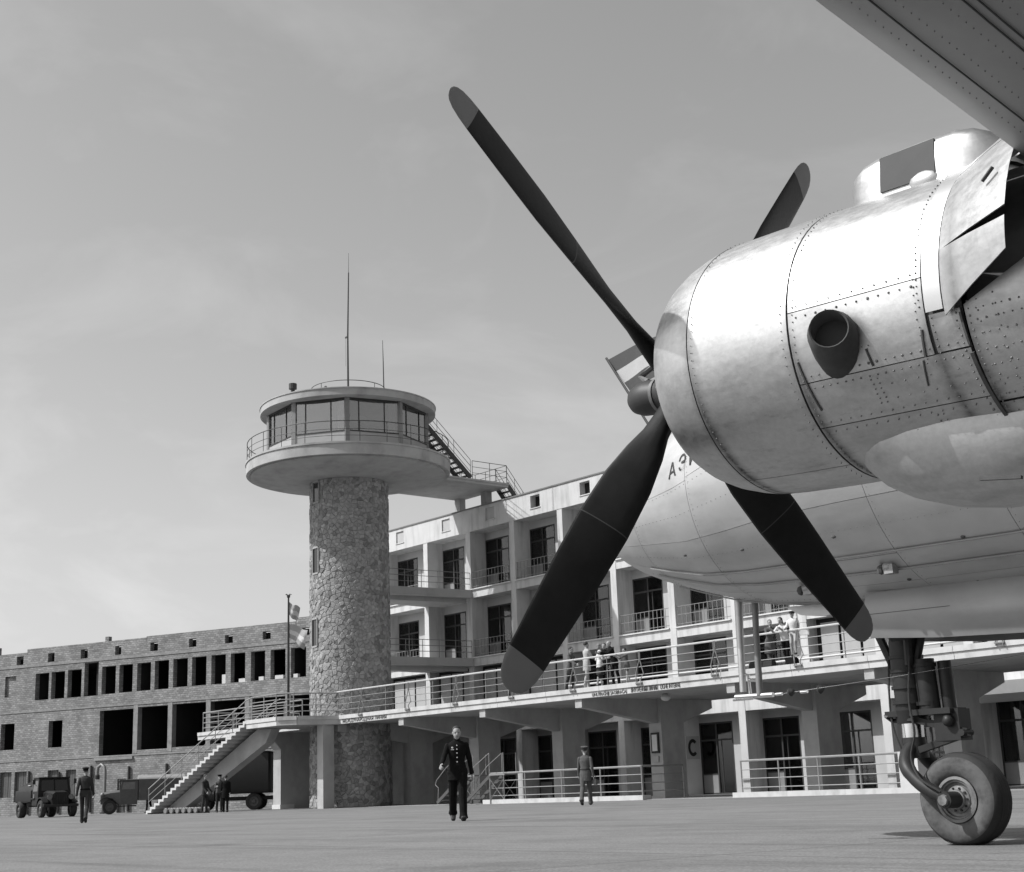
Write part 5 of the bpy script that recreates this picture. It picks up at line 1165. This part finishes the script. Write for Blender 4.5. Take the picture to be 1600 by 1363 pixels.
# ------------------------------------------------------------------ vehicles
def wheel(parent, x, y, r, w_, hubm='truck_mid', tyre='rubber', n=24):
    M = Matrix(((1, 0, 0), (0, 0, 1), (0, -1, 0))); c = Vector((x, y, r))
    b = MB(); b.lathe([(r*.58, -w_/2), (r*.9, -w_/2), (r*.98, -w_*.36), (r, 0), (r*.98, w_*.36), (r*.9, w_/2), (r*.58, w_/2), (r*.58, -w_/2)], n, c, M, False); t = b.build('wheel', tyre, parent, smooth=40, local=True)
    b = MB(); b.lathe([(r*.6, -w_*.42), (r*.56, -w_*.30), (r*.3, -w_*.26), (r*.2, -w_*.46), (.01, -w_*.48)], n, c, M, False); b.lathe([(r*.6, w_*.42), (r*.56, w_*.30), (r*.3, w_*.26), (r*.2, w_*.46), (.01, w_*.48)], n, c, M, False); b.build('hub', hubm, t, smooth=40, local=True)
def rbox(b, x0, x1, y0, y1, z0, z1, r=.06, mi=None):
    r = min(r, (y1-y0)/2.2, (z1-z0)/2.2); P = []
    for cy, cz, a0 in ((y1-r, z1-r, 0), (y0+r, z1-r, 90), (y0+r, z0+r, 180), (y1-r, z0+r, 270)):
        for k in range(4): a = radians(a0+30*k); P.append((cy+r*cos(a), cz+r*sin(a)))
    q = r*.5; cy, cz = (y0+y1)/2, (z0+z1)/2; sc = lambda k: [(cy+(p[0]-cy)*(1-k/(y1-y0)*2), cz+(p[1]-cz)*(1-k/(z1-z0)*2)) for p in P]
    b.loft([[(x0, p[0], p[1]) for p in sc(q)], [(x0+q, p[0], p[1]) for p in P], [(x1-q, p[0], p[1]) for p in P], [(x1, p[0], p[1]) for p in sc(q)]], True, True, mi)
# fuel truck: +x is its front
FT = thing('fuel_truck', 'dark tank lorry with a blunt bonnet parked at the far left facing right', 'truck', (-76.6, 31.0, 0), radians(-5))
b = MB(); rbox(b, -2.9, 1.9, -.42, -.30, .55, .75, .03); rbox(b, -2.9, 1.9, .30, .42, .55, .75, .03); b.build('chassis', 'black_paint', FT, local=True)
b = MB(); b.lathe([(.2, -2.75), (.62, -2.70), (.66, -2.6), (.66, -.25), (.62, -.15), (.2, -.1)], 24, (0, 0, 1.22), Matrix(((0, 0, 1), (0, 1.35, 0), (-1, 0, 0))))
tk = b.build('tank', 'truck_dark', FT, smooth=40, local=True)
b = MB(); b.lathe([(.28, 0), (.28, .10), (.22, .14)], 16, (-1.3, 0, 1.86)); b.build('filler_cap', 'truck_dark', tk, local=True)
b = MB(); b.box(-1.15, -.75, -.76, -.60, 1.66, 1.69); b.build('data_plate', 'white_paint', tk, local=True)
for s in (-1, 1):
    b = MB(); rbox(b, -2.95, -.1, s*.62-.28, s*.62+.28, .80, 1.42, .05); rbox(b, -2.6, -.7, s*.80-.08, s*.80+.08, .78, .85, .02); b.build('side_locker', 'truck_dark', FT, smooth=30, local=True)
b = MB(); V = [(-.02, -.86, .62), (1.0, -.86, .62), (1.0, .86, .62), (-.02, .86, .62), (-.02, -.86, 1.30), (1.02, -.86, 1.30), (1.02, .86, 1.30), (-.02, .86, 1.30), (0, -.78, 2.0), (.86, -.78, 1.98), (.86, .78, 1.98), (0, .78, 2.0)]
b.add(V, [(3, 2, 1, 0), (0, 1, 5, 4), (1, 2, 6, 5), (2, 3, 7, 6), (3, 0, 4, 7), (4, 5, 9, 8), (5, 6, 10, 9), (6, 7, 11, 10), (7, 4, 8, 11), (8, 9, 10, 11)]); rbox(b, -.05, .93, -.82, .82, 1.985, 2.06, .04); cb = b.build('cab', 'truck_dark', FT, smooth=30, local=True)
for y0, y1 in ((-.70, -.04), (.04, .70)):
    b = MB(); b.hexa([(1.012, y0, 1.36), (1.03, y0, 1.36), (1.03, y1, 1.36), (1.012, y1, 1.36)], [(.875, y0*.95, 1.90), (.893, y0*.95, 1.90), (.893, y1*.95, 1.90), (.875, y1*.95, 1.90)]); b.build('windscreen', 'window_glass', cb, local=True)
for s in (-1, 1):
    b = MB(); b.hexa([(.12, s*.858-.008, 1.34), (.9, s*.858-.008, 1.34), (.9, s*.858+.008, 1.34), (.12, s*.858+.008, 1.34)], [(.14, s*.79-.008, 1.88), (.78, s*.79-.008, 1.88), (.78, s*.79+.008, 1.88), (.14, s*.79+.008, 1.88)]); b.build('side_window', 'window_glass', cb, local=True)
    b = MB(); b.lathe([(.10, -.06), (.13, .0), (.135, .04)], 16, (2.02, s*.56, 1.02), Matrix(((0, 0, 1), (0, 1, 0), (-1, 0, 0)))); b.lathe([(.12, .035), (.02, .06)], 16, (2.02, s*.56, 1.02), Matrix(((0, 0, 1), (0, 1, 0), (-1, 0, 0)))); b.build('headlight', 'rim', FT, smooth=40, local=True)
    b = MB(); pr = [(1.02, .62), (1.05, .85), (1.25, 1.03), (1.55, 1.06), (1.85, .98), (2.05, .78)]; b.loft([[(x, s*.62, z), (x, s*.92, z-.02), (x, s*.92, z-.07), (x, s*.62, z-.05)] for x, z in pr]); b.build('mudguard', 'truck_dark', FT, smooth=40, local=True)
    b = MB(); b.box(-.02, .5, s*.9-.04, s*.9+.04, .95, 1.0); b.tube([(.95, s*.9, 1.6), (1.0, s*1.05, 1.7), (1.0, s*1.08, 1.9)], .012, 4); b.box(.99, 1.01, s*1.08-.07, s*1.08+.07, 1.7, 1.95); b.build('mirror', 'black_paint', FT, local=True)
b = MB(); b.loft([[(x, -w_, .62), (x, w_, .62), (x, w_, z), (x, w_*.7, z+.10), (x, -w_*.7, z+.10), (x, -w_, z)] for x, w_, z in ((1.0, .62, 1.26), (1.5, .52, 1.24), (2.0, .44, 1.20), (2.06, .40, 1.16))]); bn = b.build('bonnet', 'truck_dark', FT, smooth=30, local=True)
b = MB(); [b.box(2.06, 2.085, -.36+k*.09, -.36+k*.09+.045, .68, 1.16) for k in range(9)]; b.build('radiator_grille', 'black_paint', bn, local=True)
b = MB(); rbox(b, 2.14, 2.22, -.92, .92, .52, .66, .03); b.build('bumper', 'black_paint', FT, local=True)
b = MB(); b.box(.35, .39, -.885, -.87, .98, 1.2); b.build('door_marking', 'white_paint', FT, local=True)
for x in (1.55, -2.05):
    for s in (-1, 1): wheel(FT, x, s*.80, .44, .26 if x > 0 else .36)
# small bonneted van by the masonry wing
VN = thing('delivery_van', 'old bonneted van with a pale curved roof parked by the masonry wing', 'van', (-78.6, 36.6, 0), atan2(-.772, -.634)+radians(16))
b = MB(); b.loft([[(x, -w_, .55), (x, w_, .55), (x, w_, z-.12), (x, w_*.75, z), (x, -w_*.75, z), (x, -w_, z-.12)] for x, w_, z in ((.55, .62, 1.32), (1.1, .50, 1.28), (1.62, .38, 1.18))]); bn = b.build('bonnet', 'truck_mid', VN, smooth=30, local=True)
b = MB(); b.box(1.62, 1.65, -.32, .32, .6, 1.14); b.build('radiator', 'grey_metal', bn, local=True)
b = MB(); V = [(-.35, -.78, .5), (.6, -.78, .5), (.6, .78, .5), (-.35, .78, .5), (-.35, -.78, 1.3), (.62, -.78, 1.3), (.62, .78, 1.3), (-.35, .78, 1.3), (-.35, -.74, 1.82), (.50, -.74, 1.80), (.50, .74, 1.80), (-.35, .74, 1.82)]
b.add(V, [(3, 2, 1, 0), (0, 1, 5, 4), (1, 2, 6, 5), (2, 3, 7, 6), (3, 0, 4, 7), (4, 5, 9, 8), (5, 6, 10, 9), (6, 7, 11, 10), (7, 4, 8, 11), (8, 9, 10, 11)]); rbox(b, -.38, .66, -.80, .80, 1.80, 1.88, .04); cb = b.build('cab', 'truck_mid', VN, smooth=30, local=True)
for s in (-1, 1):
    b = MB(); b.hexa([(-.2, s*.782-.008, 1.34), (.5, s*.782-.008, 1.34), (.5, s*.782+.008, 1.34), (-.2, s*.782+.008, 1.34)], [(-.2, s*.755-.008, 1.72), (.42, s*.755-.008, 1.72), (.42, s*.755+.008, 1.72), (-.2, s*.755+.008, 1.72)]); b.build('side_window', 'curtain', cb, local=True)
    b = MB(); pr = [(.62, .48), (.75, .62), (1.0, .88), (1.3, .96), (1.6, .88), (1.72, .70)]; b.loft([[(x, s*.46, z), (x, s*.80, z-.02), (x, s*.80, z-.06), (x, s*.46, z-.04)] for x, z in pr]); b.build('mudguard', 'truck_dark', VN, smooth=40, local=True)
    b = MB(); b.sphere((1.55, s*.55, 1.08), .12, n=12); b.build('headlight', 'grey_metal', VN, smooth=True, local=True)
    b = MB(); rbox(b, -.3, .7, s*.78-.09, s*.78+.09, .40, .46, .02); b.build('running_board', 'truck_dark', VN, local=True)
b = MB(); b.box(.625, .64, -.66, .66, 1.36, 1.74); b.build('windscreen', 'window_glass', cb, local=True)
b = MB(); n = 10; sec = [(-.92, .72), (-.92, 1.85)]+[(-.92*cos(pi*k/n), 1.85+.24*sin(pi*k/n)) for k in range(1, n)]+[(.92, 1.85), (.92, .72)]
b.loft([[(x, y, z) for y, z in sec] for x in (-2.9, -.40)]); bd = b.build('body', 'truck_mid', VN, smooth=30, local=True)
b = MB(); b.loft([[(x, y*1.01, z+.012) for y, z in sec[1:-1]] for x in (-2.92, -.38)], True); b.build('roof', 'truck_roof', bd, smooth=30, local=True)
for x in (1.15, -1.85):
    for s in (-1, 1): wheel(VN, x, s*.66, .40, .20)
# dark tank lorry standing under the staircase
DT = thing('tank_lorry', 'black tall-bodied tank lorry in the shade under the staircase', 'truck', (-70.6, 38.2, 0), atan2(-.772, -.634))
b = MB(); rbox(b, -2.6, .30, -1.1, 1.1, .85, 3.0, .22); b.build('tank', 'black_paint', DT, smooth=40, local=True)
b = MB(); rbox(b, .36, 1.25, -.8, .8, .5, 1.05, .08); rbox(b, .9, 1.9, -.6, .6, .5, 1.0, .08); b.build('cab', 'truck_dark', DT, smooth=40, local=True)
b = MB(); b.tube([(.6, -.35, 1.05), (.75, -.35, 1.45)], .02, 6); b.lathe([(.19, 0), (.20, .02), (.19, .04)], 16, (.8, -.35, 1.4)); b.build('steering_wheel', 'black_paint', DT, local=True)
b = MB(); rbox(b, -2.7, 1.9, -.4, .4, .5, .7, .04); b.build('chassis', 'black_paint', DT, local=True)
for x in (1.1, -1.7):
    for s in (-1, 1): wheel(DT, x, s*.80, .44, .26, 'truck_mid')
dv = Vector((-70.6, 38.2, 0))+Matrix.Rotation(atan2(-.772, -.634), 3, 'Z') @ Vector((.45, .1, 0))
person('driver in black sitting on the open seat of the tank lorry', (dv.x, dv.y, 0), radians(-20), 1.72, sit=1.15, legs=((70, 70), (70, 70)), clothes=('cloth_black', 'cloth_black'), arms=((40, 6, 50), (40, 6, 50)), hem=None)
# wheel chocks stacked by the foot of the stairs
CH = []
for r_ in range(2):
    for k in range(6):
        p = Vector((-65.6+k*.42+r_*.12, 32.45+k*.10+r_*.38, 0)); t = thing('wheel_chock', 'dark wheel chock by the stair foot, %s from the left in the %s row' % (('first', 'second', 'third', 'fourth', 'fifth', 'sixth')[k], ('front', 'rear')[r_]), 'chock', tuple(p), .3, 'wheel chocks laid in rows'); b = MB(); b.lathe([(.11, -.16), (.14, -.12), (.09, 0), (.14, .12), (.11, .16)], 12, (0, 0, .14), Matrix(((1, 0, 0), (0, 0, 1), (0, -1, 0)))); b.build('roller', 'grey_metal', t, smooth=40, local=True); b = MB(); b.box(-.1, .1, -.16, .16, 0, .03); b.build('base', 'truck_mid', t, local=True)

# ------------------------------------------------------------------ ground railings on white kerbs
def ground_rail(label, x0, x1, y, x_step):
    t = thing('ground_railing', label, 'railing', ((x0+x1)/2, y, 0), 0, 'railings below the terrace')
    b = MB(); n = round((x1-x0)/2.2)
    for k in range(n): a = x0-.25+k*(x1-x0+.5)/n; b = MB(); b.box(a+.004, a+(x1-x0+.5)/n-.004, y-.25, y+.20, -.05, .17); b.build('kerb_block', 'concrete_light', t)
    b = MB(); b.tube([(x0, y, 1.22), (x1, y, 1.22)], .040, 6)
    for z in (.92, .62, .32): b.tube([(x0, y, z), (x1, y, z)], .018, 5)
    b.build('rail', 'rail_paint', t)
    m_ = round((x1-x0)/x_step)
    for k in range(m_+1): b = MB(); x = x0+(x1-x0)*k/m_; b.tube([(x, y, .17), (x, y, 1.22)], .026, 6); b.build('post', 'rail_paint', t)
    b = MB(); b.tube([(x1, y, 1.22), (x1, y+2.2, 1.22)], .04, 6); [b.tube([(x1, y, z), (x1, y+2.2, z)], .018, 5) for z in (.92, .62, .32)]; b.tube([(x1, y+2.2, 0), (x1, y+2.2, 1.22)], .026, 5); b.build('return_rail', 'grey_metal', t)
ground_rail('white-kerbed grey railing behind the officer in khaki', -48.3, -39.3, 38.5, 2.0)
ground_rail('white-kerbed grey railing on the right before the nose wheel', -34.4, -27.7, 38.5, 1.85)
b = MB(); b.box(-27.6, -26.9, 38.1, 38.9, 0, 1.25); GP = b.build('gate_post', 'concrete_light'); GP['label'] = 'thick pale gate post behind the nose wheel fork'; GP['category'] = 'post'
# boarding steps parked under the terrace
def boarding_steps(label, x, y, rz):
    t = thing('boarding_steps', label, 'steps', (x, y, 0), rz, 'mobile boarding steps')
    n = 5
    for s in (-.42, .42):
        b = MB(); b.bar((0, s, .10), (1.35, s, 1.12), .04, .13); b.build('stringer', 'truck_mid', t, local=True)
        b = MB(); b.tube([(.05, s, .05), (.10, s, .72), (-.08, s, .86), (0, s, 1.05), (.55, s, 1.55), (1.35, s, 2.05)] if s < 0 else [(.05, s, .05), (.10, s, .72), (-.08, s, .86), (0, s, 1.05), (.55, s, 1.55), (1.35, s, 2.05)], .018, 6)
        b.tube([(1.35, s, 0), (1.35, s, 2.05)], .02, 6); b.tube([(2.1, s, 0), (2.1, s, 2.05)], .02, 6); b.tube([(1.35, s, .15), (2.1, s, 1.0)], .012, 5); b.tube([(1.35, s, 1.0), (2.1, s, .15)], .012, 5); b.build('handrail', 'rail_paint', t, local=True)
    for k in range(n): b = MB(); z = .20+k*.2; b.box(.10+k*.26, .34+k*.26, -.40, .40, z-.02, z+.02); b.build('tread', 'rail_paint', t, local=True)
    b = MB(); b.box(1.33, 2.15, -.44, .44, 1.14, 1.20); b.build('platform', 'rail_paint', t, local=True)
    for s in (-.4, .4): wheel(t, 1.9, s, .11, .06, n=12)
boarding_steps('mobile boarding steps half hidden behind the walking man in black', -51.6, 38.5, radians(12))
boarding_steps('mobile boarding steps standing beside the left end of the white-kerbed railing', -49.4, 38.35, radians(12))
# pot plants by the entrance behind the right railing
for x, l in ((-30.0, 'leafy pot plant behind the right railing, nearer the pillar'), (-28.9, 'leafy pot plant behind the right railing, nearer the gate post')):
    t = thing('pot_plant', l, 'plant', (x, 43.4, 0), 0, 'pot plants behind the right railing'); b = MB(); b.lathe([(.16, 0), (.22, .3), (.23, .32)], 14); b.build('pot', 'concrete', t, local=True); b = MB(); rp = random.Random(int(x*10))
    for k in range(70):
        a = rp.uniform(0, 6.28); r_ = rp.uniform(.05, .4); z = rp.uniform(.45, 1.15); p = Vector((r_*cos(a), r_*sin(a), z)); d = Vector((cos(a), sin(a), rp.uniform(-.4, .5))).normalized()*.16; q = d.cross(Vector((0, 0, 1))).normalized()*.05
        b.add([p, p+d*.5+q, p+d, p+d*.5-q], [(0, 1, 2, 3)])
    b.build('leaves', 'plant', t, local=True); b = MB(); [b.tube([(0, 0, .3), (.1*cos(k*2), .1*sin(k*2), .8)], .01, 4) for k in range(4)]; b.build('stem', 'plant', t, local=True)
